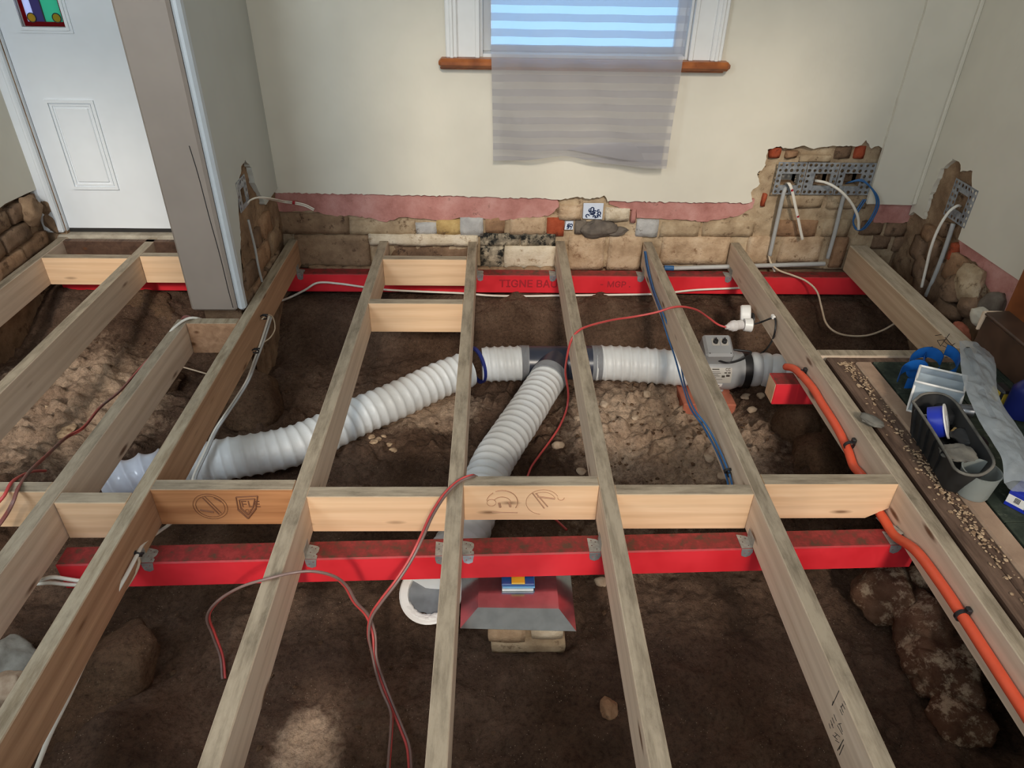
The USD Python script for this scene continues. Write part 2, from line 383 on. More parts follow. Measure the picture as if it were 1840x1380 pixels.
masonry('brick_mould', (60, 58, 54), (140, 128, 110), (208, 192, 166), scale=14, spots=(38, 38, 36), spot_at=.54)
masonry('brick_dim', (92, 72, 58), (122, 98, 78), (146, 118, 96), spots=(70, 54, 44))
masonry('concrete', (136, 126, 112), (166, 156, 140), (186, 176, 160))
masonry('terracotta', (160, 92, 74), (180, 108, 86), (194, 124, 100), bump=.2)
plain('plaster', (216, 210, 195), .85, vary=.05, scale=5, bump=.12, bscale=60, spec=.2)
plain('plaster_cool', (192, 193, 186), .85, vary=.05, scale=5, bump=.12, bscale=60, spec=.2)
masonry('pink_paint', (158, 104, 96), (186, 132, 124), (200, 152, 144), scale=7, bump=.45, spots=(112, 84, 74), spot_at=.66)
plain('white_paint', (226, 226, 224), .38, vary=.04, scale=12)
plain('cream_paint', (154, 141, 130), .5, vary=.06, scale=8)
plain('trim_paint', (198, 204, 208), .4, vary=.05, scale=20)
plain('sill_wood', (166, 96, 48), .35, rgb2=(120, 62, 28), scale=14)
plain('old_edge_paint', (196, 188, 172), .6)
mat('red_paint', {'g': ('geometry', {}), 'n': ('noise_texture', {'scale': 7, 'detail': 5}), 'r': ('rgb_ramp', {'ramp': [(.3, lin(206, 36, 46)), (.6, lin(224, 50, 60))]}),
    'dn': ('noise_texture', {'scale': 30, 'detail': 7, 'roughness': .7}), 'dr': ('rgb_ramp', {'ramp': [(.36, lin(84, 58, 46)), (.50, lin(128, 44, 44)), (.62, lin(146, 52, 52))]}),
    'nz': ('separate_xyz', {}), 'mr': ('map_range', {'from_min': .55, 'from_max': .8, 'clamp': True}), 'mix': ('mix_color', {'blend_type': 'mix'}),
    'b': ('bump', {'strength': .2, 'distance': .003}), 'p': ('principled_bsdf', {'roughness': .5, 'specular_ior_level': .3})},
    [('g.position', 'n.vector'), ('n.fac', 'r.fac'), ('g.position', 'dn.vector'), ('dn.fac', 'dr.fac'), ('g.true_normal', 'nz.vector'), ('nz.z', 'mr.value'), ('mr.result', 'mix.fac'), ('r.color', 'mix.a'), ('dr.color', 'mix.b'), ('mix.result', 'p.base_color'), ('dn.fac', 'b.height'), ('b.normal', 'p.normal')])
plain('red_print', (166, 30, 40), .6)
plain('galvanised', (206, 208, 212), .3, metal=.7, rgb2=(176, 180, 186), scale=45)
plain('galvanised_dull', (172, 170, 164), .5, metal=.35, rgb2=(142, 140, 134), scale=60)
plain('galvanised_lath', (164, 168, 172), .45, metal=.35, rgb2=(124, 128, 134), scale=50)
plain('galvanised_plate', (186, 188, 190), .2, metal=.95, rgb2=(168, 170, 172), scale=25)
plain('white_plastic', (228, 226, 222), .35, vary=.04)
plain('white_cable', (226, 220, 208), .45, vary=.06)
plain('cream_cable', (206, 186, 160), .5, vary=.1)
plain('red_tape', (170, 30, 42), .5)
plain('conduit_grey', (170, 170, 168), .42, vary=.08)
plain('orange_conduit', (214, 84, 54), .42, vary=.1)
plain('red_cable', (196, 74, 72), .4, vary=.2, scale=14)
plain('dark_red_cable', (150, 66, 60), .4, rgb2=(116, 96, 90), scale=9)
plain('twin_grey', (128, 104, 98), .35, vary=.2, scale=12)
plain('blue_cable', (48, 98, 150), .42, vary=.15)
plain('black_plastic', (34, 34, 36), .45, vary=.2)
plain('dusty_black', (36, 36, 36), .7, rgb2=(18, 18, 19), scale=22)
plain('navy_plastic', (26, 36, 104), .35)
plain('dark_pvc', (48, 52, 66), .3, vary=.12)
plain('collar_grey', (128, 130, 134), .4, vary=.1)
plain('duct_white', (212, 215, 216), .42, vary=.05, scale=16, bump=.12, bscale=120)
plain('duct_gloss', (206, 212, 226), .16, vary=.04, scale=16, bump=.08, bscale=60)
plain('insulation_grey', (116, 120, 124), .7, vary=.2, scale=26)
plain('blue_tape', (28, 40, 110), .4)
plain('fan_grey', (150, 152, 154), .38, vary=.05)
plain('label_silver', (176, 172, 165), .4, vary=.04)
plain('ink', (62, 54, 48), .8)
plain('stamp_ink', (116, 74, 48), .8)
plain('stamp_faint', (176, 136, 108), .8)
plain('door_white', (224, 228, 232), .4, vary=.03, scale=10)
for n, c in dict(glass_red=(130, 8, 24), glass_green=(92, 190, 160), glass_violet=(92, 84, 130), glass_white=(214, 214, 236), glass_yellow=(214, 178, 62), glass_scarlet=(200, 24, 44)).items():
    mat(n, {'a': ('principled_bsdf', {'base_color': lin(*c), 'roughness': .15}), 't': ('translucent_bsdf', {'color': lin(*c)}), 'm': ('mix_closure', {'fac': .6})}, [('a.BSDF', 'm.closure1'), ('t.BSDF', 'm.closure2')], 'm.closure')
plain('lead', (44, 42, 42), .5)
mat('pane', {'t': ('transparent_bsdf', {'color': (.58, .73, .85)}), 'gl': ('glossy_bsdf', {'color': (1, 1, 1), 'roughness': .02}), 'f': ('fresnel', {'IOR': 1.45}), 'm': ('mix_closure', {})}, [('f.fac', 'm.fac'), ('t.BSDF', 'm.closure1'), ('gl.BSDF', 'm.closure2')], 'm.closure')
mat('light_filter', {'t': ('transparent_bsdf', {'color': (.57, .545, .51)})}, [], 't.BSDF')        # tinted filter added to dim and warm sun and sky
def sheet(name, col, trans, clear, bump=.3):
    mat(name, {'g': ('geometry', {}), 'n': ('noise_texture', {'scale': 14, 'detail': 5, 'distortion': 1.5}), 'b': ('bump', {'strength': bump, 'distance': .01}),
               'd': ('principled_bsdf', {'base_color': lin(*col), 'roughness': .45}), 't': ('translucent_bsdf', {'color': lin(*col)}), 'm': ('mix_closure', {'fac': trans}),
               'c': ('transparent_bsdf', {'color': (1, 1, 1)}), 'm2': ('mix_closure', {'fac': clear})},
        [('g.position', 'n.vector'), ('n.fac', 'b.height'), ('b.normal', 'd.normal'), ('d.BSDF', 'm.closure1'), ('t.BSDF', 'm.closure2'), ('m.closure', 'm2.closure1'), ('c.BSDF', 'm2.closure2')], 'm2.closure')
sheet('blind_sheer', (204, 202, 206), .5, .46)
sheet('blind_dense', (184, 182, 188), .5, .20)
sheet('polythene', (176, 184, 190), .3, .50, .8)
sheet('frosted_plastic', (236, 232, 230), .3, .06, .3)
sheet('clear_plastic', (206, 218, 226), .35, .40, .1)
sheet('dusty_plastic', (170, 176, 172), .35, .25, .4)
masonry('green_tile', (34, 40, 35), (48, 55, 47), (66, 72, 62), scale=18, bump=.08, spots=(96, 98, 86), spot_at=.62)
masonry('dust_strip', (140, 116, 98), (160, 134, 114), (172, 148, 126), bump=.15)
plain('mantel_wood', (136, 78, 40), .35, rgb2=(104, 56, 28), scale=8)
plain('mantel_dark', (84, 60, 46), .45, rgb2=(60, 42, 32), scale=10)
plain('raw_wood', (222, 196, 168), .8)
plain('shavings', (186, 160, 130), .85, rgb2=(120, 92, 68), scale=60)
plain('pale_stone', (184, 164, 142), .9, rgb2=(150, 126, 104), scale=30, bump=.4, bscale=90)
plain('grey_stone', (148, 146, 138), .9, rgb2=(112, 108, 100), scale=22, bump=.5, bscale=60)
plain('blue_plastic', (30, 96, 176), .3, vary=.2)
plain('deep_blue', (34, 52, 168), .3, vary=.1)
plain('yellow_plastic', (206, 176, 60), .4, vary=.3)
plain('steel', (176, 178, 182), .25, metal=.9)
plain('dusty_cloth', (112, 108, 100), .9, rgb2=(82, 80, 75), scale=20, bump=.4, bscale=40)
plain('hessian', (110, 100, 90), .95, rgb2=(84, 76, 70), scale=24, bump=.8, bscale=70)
plain('shim_blue', (44, 84, 150), .35); plain('shim_light', (92, 160, 210), .35); plain('shim_white', (220, 226, 228), .35); plain('shim_yellow', (222, 178, 50), .4)
plain('floorboard', (176, 140, 100), .5, rgb2=(146, 110, 74), scale=8)
plain('ceiling_white', (226, 224, 218), .9)
plain('tile_white', (206, 214, 228), .2, vary=.03); plain('tile_blue', (44, 58, 92), .25)

# ------------------------------------------------------------------ structure: the ground
def sstep(a, b, x):
    t = np.clip((x - a) / (b - a), 0, 1); return t * t * (3 - 2 * t)
_r = np.random.default_rng(91)
LUMPS = [(_r.normal(.85, .30), _r.normal(2.42, .26), _r.uniform(.012, .042), _r.uniform(.006, .020)) for _ in range(330)] + [(_r.normal(-1.72, .26), _r.normal(2.5, .35), _r.uniform(.015, .05), _r.uniform(.008, .024)) for _ in range(220)] \
    + [(_r.uniform(-2, 1.9), _r.uniform(.7, 3.0), _r.uniform(.012, .04), _r.uniform(.005, .015)) for _ in range(260)]
def ground(x, y):
    x, y = np.asarray(x, float), np.asarray(y, float)
    p = np.stack([x, y, np.zeros_like(x)], -1)
    h = -.46 + .09 * (meshkit.fbm(p * 2.3, 3, 3) - .5) + .05 * (meshkit.fbm(p * 9, 4, 5) - .5) + .028 * (meshkit.fbm(p * 34, 3, 11) - .5)
    h = h + .19 * sstep(2.98, 3.30, y) * (x > -1.2) + .12 * sstep(2.9, 3.3, y) * (x <= -1.2)
    h = h + .10 * sstep(-1.25, -1.7, x) * sstep(1.2, 1.9, y)
    clods = np.maximum(0, meshkit.fbm(p * 26, 3, 23) - .54) * .10 * sstep(1.7, 2.1, y) * sstep(3.0, 2.8, y)
    h = h + clods
    h = h + .10 * np.exp(-((x + .88) ** 2 + (y - .98) ** 2) / .05)
    h = h - .075 * np.exp(-(((x - 1.10) / .20) ** 2 + ((y - 2.64) / .20) ** 2) ** 2)
    if h.ndim == 2:
        for bx, by, br, bh in LUMPS:
            i0, i1 = np.searchsorted(y[:, 0], (by - br, by + br)); j0, j1 = np.searchsorted(x[0], (bx - br, bx + br))
            d2 = (x[i0:i1, j0:j1] - bx) ** 2 + (y[i0:i1, j0:j1] - by) ** 2
            h[i0:i1, j0:j1] += bh * np.clip(1 - d2 / br ** 2, 0, 1) ** .75
    else:
        for bx, by, br, bh in LUMPS: h = h + bh * np.clip(1 - ((x - bx) ** 2 + (y - by) ** 2) / br ** 2, 0, 1) ** .75
    return h
gx, gy = np.arange(-2.35, 2.35, .0095), np.arange(.1, 3.62, .0095)
GX, GY = np.meshgrid(gx, gy, indexing='xy')
gv = np.stack([GX, GY, ground(GX, GY)], -1).reshape(-1, 3)
ii, jj = np.meshgrid(np.arange(len(gy) - 1), np.arange(len(gx) - 1), indexing='ij')
a = ii * len(gx) + jj
gf = np.stack([a, a + 1, a + len(gx) + 1, a + len(gx)], -1).reshape(-1, 4)
gft = np.vstack([gf[:, [0, 1, 2]], gf[:, [0, 2, 3]]])
def blob(x0, y0, rx, ry, k=1.5): return np.exp(-(((gv[:, 0] - x0) / rx) ** 2 + ((gv[:, 1] - y0) / ry) ** 2) ** k)
dry_sunlit = blob(.86, 2.42, .48, .44) + blob(-1.72, 2.5, .42, .5) + .9 * blob(-.2, 2.62, .28, .2) + .9 * blob(-.39, 1.03, .10, .16, 2) + .5 * blob(.55, 1.75, .3, .2)     # paler loose spoil, its blobs painting in the sunlit patches
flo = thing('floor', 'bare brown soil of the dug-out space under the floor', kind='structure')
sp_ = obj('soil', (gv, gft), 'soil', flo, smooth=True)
UsdGeom.PrimvarsAPI(sp_).CreatePrimvar('dry_sunlit', Sdf.ValueTypeNames.FloatArray, 'vertex').Set(Vt.FloatArray.FromNumpy(np.clip(dry_sunlit, 0, 1).astype(np.float32)))

# ------------------------------------------------------------------ structure: rear wall with its stripped brick foot
YW = 3.43
wr = thing('wall_rear', 'cream plastered rear wall with a stripped brick foot and pink painted band', kind='structure')
WIN = rectring(.045, .965, .868, 2.25)
obj('wall_core', plate([rectring(-1.1, 2.4, -.9, 3.72), WIN, rectring(1.505, 1.592, .308, .364), rectring(1.668, 1.745, .308, .366), rectring(1.815, 1.895, .306, .368)], 'y', 3.475, 3.72), 'mortar_brown', wr)
def pxz(pts, Y): return [tuple(at(x, y, Y=Y)[[0, 2]]) for x, y in pts]
def pyz(pts, X): return [tuple(at(x, y, X=X)[[1, 2]]) for x, y in pts]
low = pxz([(492, 346), (560, 348), (640, 349), (740, 351), (860, 354), (980, 357), (1005, 360), (1020, 357), (1043, 354), (1060, 358), (1086, 352), (1092, 362), (1180, 363), (1260, 364), (1340, 365), (1352, 362), (1350, 345), (1365, 331), (1361, 312),
           (1375, 298), (1379, 270), (1399, 263), (1420, 268), (1440, 262), (1462, 267), (1490, 262), (1520, 263), (1548, 262), (1557, 251), (1566, 266), (1580, 262), (1592, 270)], YW)
ring = np.vstack([np.array([(-.97, 3.72)]), jag(low, .004, .012, 3)[:-1], np.array([low[-1], (1.96, .24), (2.2, .22), (2.2, 3.72)])])
# the closing edge made by jag from the last to the first point is dropped: keep points in order only
lowj = []
r_ = np.random.default_rng(4)
for p, q in zip(low[:-1], low[1:]):
    n = max(1, int(math.hypot(q[0] - p[0], q[1] - p[1]) / .012))
    for k in range(n): lowj.append((p[0] + (q[0] - p[0]) * k / n + r_.uniform(-.003, .003), p[1] + (q[1] - p[1]) * k / n + r_.uniform(-.004, .004)))
ring = [(-.97, 3.72)] + [(-.97, .245)] + lowj + [low[-1], (1.975, .42), (1.965, .23), (2.2, .222), (2.2, 3.72)]
obj('plaster', plate([ring[::-1], WIN], 'y', YW, 3.475), 'plaster', wr)
def band(pts, Y, amp=.004, step=.015, seed=5): return jag(pxz(pts, Y), amp, step, seed)
obj('pink_band', [plate([band([(492, 340), (860, 346), (1003, 352), (1004, 372), (985, 388), (940, 392), (900, 396), (862, 391), (830, 391), (800, 397), (745, 392), (718, 390), (694, 399), (675, 394), (640, 388), (600, 388), (560, 379), (500, 380)], 3.443)], 'y', 3.443, 3.475),
                  plate([band([(1094, 352), (1200, 356), (1356, 358), (1352, 374), (1325, 388), (1300, 393), (1265, 398), (1200, 394), (1160, 392), (1144, 392), (1142, 377), (1110, 372), (1094, 366)], 3.443)], 'y', 3.443, 3.475),
                  plate([band([(1578, 360), (1640, 362), (1640, 398), (1612, 402), (1570, 400)], 3.443)], 'y', 3.443, 3.475)], 'pink_paint', wr, label='faded pink painted band above the bricks')
mx, mz = np.arange(-.97, 2.21, .012), np.arange(-.62, .54, .012)
MX, MZ = np.meshgrid(mx, mz)
mp = np.stack([MX, MX * 0, MZ], -1)
my = 3.462 - .022 * (meshkit.fbm(mp * 9, 4, 31) - .42) - .008 * (meshkit.fbm(mp * 45, 3, 32) - .5) + .05 * (MZ < -.16)
mv = np.stack([MX, my, MZ], -1).reshape(-1, 3)
ii, jj = np.meshgrid(np.arange(len(mz) - 1), np.arange(len(mx) - 1), indexing='ij')
a = ii * len(mx) + jj
mfq = np.stack([a, a + 1, a + len(mx) + 1, a + len(mx)], -1).reshape(-1, 4)
mft = np.vstack([mfq[:, [0, 1, 2]], mfq[:, [0, 2, 3]]])
cx_ = mv[mft].mean(1)
hi = cx_[:, 2] > .3
keep = ~hi | ((cx_[:, 0] > 1.4) & (cx_[:, 0] < 2.0))
for x0, x1, z0, z1 in ((1.505, 1.592, .308, .364), (1.668, 1.745, .308, .366), (1.815, 1.895, .306, .368)):
    keep &= ~((cx_[:, 0] > x0) & (cx_[:, 0] < x1) & (cx_[:, 2] > z0) & (cx_[:, 2] < z1))
obj('render_coat', (mv, mft[keep]), 'mortar', wr, smooth=True)
bricks_rear = [
    (499, 384, 624, 419, 'mortar_brown', 3.447), (627, 398, 744, 420, 'mortar', 3.449), (748, 402, 783, 421, 'brick_grey', 3.451), (786, 396, 826, 420, 'brick_ochre', 3.444), (828, 392, 867, 423, 'brick_grey', 3.440),
    (873, 392, 906, 418, 'brick_brown', 3.444), (917, 392, 981, 420, 'brick_tan', 3.444), (983, 393, 1014, 424, 'brick_red', 3.446), (1033, 397, 1053, 420, 'mortar_grey', 3.446), (1143, 397, 1184, 425, 'brick_grey', 3.438),
    (1187, 400, 1258, 424, 'mortar', 3.446), (1262, 401, 1356, 424, 'mortar', 3.448), (1005, 372, 1045, 394, 'brick_tan', 3.436), (1089, 376, 1132, 396, 'brick_pale', 3.437), (1134, 377, 1144, 399, 'pink_paint', 3.44),
    (538, 425, 660, 480, 'mortar_brown', 3.442), (664, 424, 858, 440, 'brick_pale', 3.436), (702, 443, 840, 480, 'brick_dim', 3.462), (864, 421, 934, 441, 'brick_mould', 3.447), (936, 421, 998, 441, 'brick_mould', 3.443),
    (864, 444, 905, 482, 'brick_mould', 3.443), (907, 444, 998, 482, 'brick_pale', 3.437), (1020, 426, 1088, 484, 'brick_tan', 3.443), (1091, 426, 1154, 484, 'brick_tan', 3.440), (1186, 428, 1312, 473, 'brick_tan', 3.441),
    (1338, 427, 1394, 474, 'brick_tan', 3.443), (1398, 427, 1480, 470, 'brick_tan', 3.445), (1392, 398, 1470, 424, 'brick_brown', 3.448), (1476, 396, 1530, 424, 'mortar', 3.449), (1488, 428, 1526, 480, 'brick_brown', 3.447),
    (1546, 400, 1588, 422, 'brick_dim', 3.444), (1592, 402, 1634, 424, 'brick_dim', 3.441), (1566, 426, 1600, 446, 'brick_dim', 3.447), (1604, 427, 1640, 452, 'brick_dim', 3.446),
    (1383, 267, 1404, 283, 'brick_red', 3.444), (1412, 272, 1434, 283, 'brick_brown', 3.447), (1438, 280, 1494, 291, 'mortar', 3.446), (1500, 263, 1531, 284, 'brick_dim', 3.449), (1534, 264, 1556, 284, 'brick_red', 3.452), (1368, 350, 1378, 371, 'brick_red', 3.446), (1404, 352, 1480, 372, 'mortar', 3.446), (1486, 352, 1560, 374, 'mortar', 3.447)]
for x0, y0, x1, y1, m_, Y in bricks_rear:
    A, B = at(x0, y1, Y=Y), at(x1, y0, Y=Y)
    obj('brick', rbrick(A[0] - .004, B[0] + .004, Y - .003, Y + .06, A[2] - .004, B[2] + .004, int(x0)), m_, wr, smooth=True)
lump = rock((at(1078, 413, Y=3.42)[0], 3.445, at(1078, 413, Y=3.42)[2]), (.085, .045, .055), 5, .45)
obj('mortar_lump', [lump, rock((at(1110, 418, Y=3.43)[0], 3.45, at(1110, 418, Y=3.43)[2]), (.06, .03, .022), 9, .4)], 'hessian', wr, smooth=40, label='dark ragged lump of old mortar bulging from the bricks')
for (x0, y0, x1, y1) in ((1047, 366, 1085, 394), (1015, 398, 1031, 413)):                # broken blue patterned tile set among the bricks
    A, B = at(x0, y1, Y=3.44), at(x1, y0, Y=3.44)
    tl = obj('tile', cbox(A[0], B[0], 3.438, 3.46, A[2], B[2], .002, .003), 'tile_white', wr, label='broken white tile with blue scrollwork')
    sc, r2, k = [], np.random.default_rng(int(x0)), 0
    while k < (16 if x0 > 1040 else 5):
        cx, cz, R = r2.uniform(A[0] + .012, B[0] - .012), r2.uniform(A[2] + .012, B[2] - .012), r2.uniform(.006, .011)
        t0 = r2.uniform(0, 6)
        sc.append(sweep([(cx + R * (1 - .12 * t) * math.cos(t0 + t), 3.4375, cz + R * (1 - .12 * t) * math.sin(t0 + t)) for t in np.linspace(0, 4.8, 16)], .0029, 5)); k += 1
    obj('scrollwork', sc, 'tile_blue', tl)
obj('debris_strip', [rock((x, 3.425, -.147), (.05, .02, .014), k, .4, 2) for k, x in enumerate(np.arange(-.80, .42, .085))], 'mortar_brown', wr, smooth=40, kind='stuff')
pt = obj('trim_1', plate([jag([(1.957, .222), (2.196, .219), (2.196, 1.2), (1.957, 1.2)], .0015, .03, 8)], 'y', 3.412, 3.43), 'plaster', kind='structure', label='flat boxed pilaster strip in the right rear corner')
UsdGeom.Xformable(pt)
obj('trim_2', cbox(2.178, 2.1955, 3.395, 3.412, .225, 3.2, .004), 'plaster', kind='structure', label='narrow bead running up the right rear corner')

# ------------------------------------------------------------------ right wall
XR = 2.195
wR = thing('wall_right', 'shaded cream right wall with a broken plaster foot', kind='structure')
obj('wall_core', plate([rectring(-.5, 3.5, -.9, 3.72)], 'x', XR + .03, XR + .25), 'mortar_brown', wR)
rb = pyz([(1722, 430), (1728, 412), (1738, 384), (1747, 345), (1747, 306), (1726, 309), (1724, 290), (1712, 287), (1691, 304), (1673, 344), (1657, 398)], XR)
rbj, r_ = [], np.random.default_rng(14)
for p, q in zip(rb[:-1], rb[1:]):
    n = max(1, int(math.hypot(q[0] - p[0], q[1] - p[1]) / .014))
    for k in range(n): rbj.append((p[0] + (q[0] - p[0]) * k / n + r_.uniform(-.005, .005), p[1] + (q[1] - p[1]) * k / n + r_.uniform(-.004, .004)))
obj('plaster', plate([[(3.43, 3.72), (-.5, 3.72), (-.5, .225), (2.4, .222)] + rbj + [(3.40, .19), (3.43, .16)]], 'x', XR, XR + .03), 'plaster', wR)
obj('pink_band', plate([jag(pyz([(1720, 424), (1840, 504), (1880, 535), (1880, 600), (1836, 590), (1806, 566), (1787, 541), (1770, 517), (1758, 492), (1750, 471), (1722, 455)], XR), .005, .02, 6)], 'x', XR + .008, XR + .03), 'pink_paint', wR)
ry, rz = np.arange(2.2, 3.47, .013), np.arange(-.62, .56, .013)
RY, RZ = np.meshgrid(ry, rz)
rp = np.stack([RY * 0, RY, RZ], -1)
rx = XR + .024 - .03 * (meshkit.fbm(rp * 9, 4, 41) - .42) - .010 * (meshkit.fbm(rp * 40, 3, 42) - .5)
rv = np.stack([rx, RY, RZ], -1).reshape(-1, 3)
ii, jj = np.meshgrid(np.arange(len(rz) - 1), np.arange(len(ry) - 1), indexing='ij')
a = ii * len(ry) + jj
q = np.stack([a, a + len(ry), a + len(ry) + 1, a + 1], -1).reshape(-1, 4)
t = np.vstack([q[:, [0, 1, 2]], q[:, [0, 2, 3]]])
c_ = rv[t].mean(1)
obj('render_coat', (rv, t[(c_[:, 2] < .2) | ((c_[:, 1] > 2.95) & (c_[:, 2] < .53))]), 'mortar_brown', wR, smooth=True)
for k, (x0, y0, x1, y1, m_) in enumerate([(1640, 432, 1664, 462, 'brick_dim'), (1668, 436, 1690, 470, 'brick_dim'), (1642, 468, 1668, 500, 'brick_dim'), (1672, 474, 1700, 505, 'brick_dim'), (1708, 440, 1722, 470, 'brick_red'), (1700, 470, 1738, 500, 'brick_brown'),
                                          (1640, 505, 1664, 535, 'brick_dim'), (1668, 508, 1706, 545, 'brick_dim'), (1660, 412, 1680, 428, 'brick_brown'), (1690, 404, 1706, 424, 'brick_dim')]):
    A, B = at(x0, y1, X=XR), at(x1, y0, X=XR)
    y0_, y1_ = sorted((A[1], B[1])); z0_, z1_ = sorted((A[2], B[2]))
    if z1_ - z0_ < .05: z0_ = z1_ - .07
    obj('brick', rbrick(XR - .014, XR + .06, y0_, y1_ + .03, z0_, z1_, k, .009, .009), m_, wR, smooth=True)
for (px, py, s, m_, sd) in [(1742, 505, (.05, .10, .085), 'mortar', 3), (1716, 520, (.05, .07, .06), 'brick_dim', 6), (1705, 556, (.05, .08, .05), 'brick_dim', 8), (1782, 556, (.045, .06, .075), 'mortar_grey', 12), (1748, 548, (.045, .07, .06), 'brick_dim', 16)]:
    c = at(px, py, X=XR - .01)
    obj('rubble', rock(c, s, sd, .3, 3), m_, wR, smooth=40)

# ------------------------------------------------------------------ nib wall between room and hall
XN, YN = -.94, 2.69
wl = thing('wall_left', 'nib wall between hall and room ending in a painted timber jamb', kind='structure')
obj('wall_core', plate([rectring(2.745, 3.48, -.9, 3.72)], 'x', -1.13, -.972), 'mortar_brown', wl)
nb = pyz([(432, 452), (433, 430), (428, 370), (429, 330), (434, 300), (441, 287), (452, 302), (458, 330), (468, 350), (478, 368)], XN)
ring = [(2.705, 3.72), (2.705, -.005), (2.74, .14)] + [tuple(p) for p in jag(nb, .005, .016, 9)[:-1] if p[1] > .12] + [(3.43, .26), (3.43, 3.72)]
nbj, r_ = [], np.random.default_rng(19)
for p, q_ in zip(nb[:-1], nb[1:]):
    n = max(1, int(math.hypot(q_[0] - p[0], q_[1] - p[1]) / .014))
    for k in range(n): nbj.append((p[0] + (q_[0] - p[0]) * k / n + r_.uniform(-.004, .004), p[1] + (q_[1] - p[1]) * k / n + r_.uniform(-.005, .005)))
obj('plaster', plate([[(2.72, 3.72), (2.72, -.005), (2.745, .08)] + nbj + [nb[-1], (3.43, .27), (3.43, 3.72)]], 'x', XN - .032, XN), 'plaster_cool', wl)
obj('plaster', plate([rectring(2.72, 3.47, .0, 3.72)], 'x', -1.155, -1.13), 'plaster', wl)
obj('jamb_board', cbox(-1.158, -.968, YN, YN + .03, -.012, 3.2, .012), 'cream_paint', wl, label='beige painted jamb board with a long crack')
obj('crack', sweep(spline([at(x, y, Y=YN) for x, y in ((340, 262), (352, 300), (362, 336), (376, 390), (390, 440), (400, 478), (410, 520), (419, 553))], .02), .0018, 5), 'lead', wl, label='long dark crack')
obj('corner_bead', cbox(-.9665, -.934, YN + .004, YN + .05, -.012, 3.2, .012), 'trim_paint', wl, label='cool white corner bead')
ny, nz_ = np.arange(2.74, 3.46, .013), np.arange(-.62, .53, .013)
NY, NZ = np.meshgrid(ny, nz_)
npp = np.stack([NY * 0 + 7, NY, NZ], -1)
nx = XN - .020 + .026 * (meshkit.fbm(npp * 9, 4, 51) - .42) + .01 * (meshkit.fbm(npp * 40, 3, 52) - .5)
nv = np.stack([nx, NY, NZ], -1).reshape(-1, 3)
ii, jj = np.meshgrid(np.arange(len(nz_) - 1), np.arange(len(ny) - 1), indexing='ij')
a = ii * len(ny) + jj
q = np.stack([a, a + 1, a + len(ny) + 1, a + len(ny)], -1).reshape(-1, 4)
t = np.vstack([q[:, [0, 1, 2]], q[:, [0, 2, 3]]])
c_ = nv[t].mean(1)
obj('render_coat', (nv, t[(c_[:, 2] < .1) | ((c_[:, 1] > 2.84) & (c_[:, 2] < .5))]), 'mortar_brown', wl, smooth=True)
for k, (y0, y1, z0, z1) in enumerate([(2.76, 2.94, -.20, -.11), (2.97, 3.17, -.20, -.11), (3.20, 3.40, -.20, -.11), (2.78, 2.86, -.09, 0.0), (2.89, 3.08, -.09, .0), (3.11, 3.31, -.09, .0), (2.80, 2.96, .02, .11), (2.99, 3.18, .02, .11), (3.21, 3.40, .02, .11), (3.02, 3.10, .13, .21), (3.13, 3.27, .13, .22)]):
    obj('brick', rbrick(XN - .06, XN - .002, y0, y1, z0, z1, k, .009, .008), ('brick_dim', 'brick_brown', 'mortar_brown')[k % 3], wl, smooth=True)

# ------------------------------------------------------------------ hall side: left wall, door, threshold
XH = -2.11
wh = thing('wall_hall', 'white hall wall on the far left with exposed bricks along its foot', kind='structure')
obj('wall_core', plate([rectring(-.62, 3.52, -.9, 3.72)], 'x', XH - .2, XH - .035), 'mortar_brown', wh)
hb = [(3.43, .245)] + [(3.38, .25), (3.2, .262), (3.05, .25), (2.9, .265), (2.7, .25), (2.4, .26), (2.0, .25), (1.2, .255), (-.5, .25)]
obj('plaster', plate([[(3.52, 3.72), (3.52, .24)] + [tuple(p) for p in hb] + [(.2, 3.72)]], 'x', XH - .035, XH), 'plaster', wh)
for row in range(4):
    z1 = .235 - row * .092; y = 3.42 - (.11 if row % 2 else 0)
    while y > 2.3:
        L = .2 + .02 * rng.random()
        obj('brick', rbrick(XH - .09, XH - .004 + .012 * rng.random(), y - L, y, z1 - .080, z1, int(y * 100), .007, .008), ('brick_brown', 'mortar_brown', 'brick_dim', 'brick_red' if row == 1 and y < 2.9 and y > 2.6 else 'brick_brown')[rng.integers(4)], wh, smooth=True)
        y -= L + .014
for (px, py, s, sd) in [(56, 375, (.04, .07, .075), 3), (85, 372, (.03, .03, .06), 5), (92, 400, (.03, .025, .06), 7)]:
    c = at(px, py, X=XH + .01); obj('rubble', rock(c, s, sd, .3, 3), 'mortar_brown', wh, smooth=40)
whr = thing('wall_hall_rear', 'hall end wall around the white front door', kind='structure')
obj('wall_core', plate([rectring(-2.35, -1.1, -.9, 3.72), rectring(-2.05, -1.2, .0, 2.1)], 'y', 3.475, 3.72), 'mortar_brown', whr)
obj('door_sill', [cbox(-2.10, -1.15, 3.455, 3.62, -.045, .006, .01, .006), cbox(-2.09, -1.62, 3.43, 3.47, -.05, -.006, .008, .006), cbox(-1.6, -1.16, 3.435, 3.47, -.05, -.002, .008, .006)], 'concrete', whr, label='worn stone sill under the door')
d = thing('door_1', 'white panelled front door with stained glass lights', loc=(-1.625, 3.5, .03), kind='structure')
DX0, DX1, DY = -2.046, -1.204, 3.50
glassL, glassR = (-1.944, -1.757), (-1.493, -1.306)
panL, panR = (-1.957, -1.737), (-1.513, -1.293)
GZ0, GZ1, PZ0, PZ1 = .952, 1.75, .232, .648
obj('door_slab', plate([rectring(DX0, DX1, .03, 2.07), rectring(*glassL, GZ0, GZ1), rectring(*glassR, GZ0, GZ1)], 'y', DY, DY + .044), 'door_white', d)
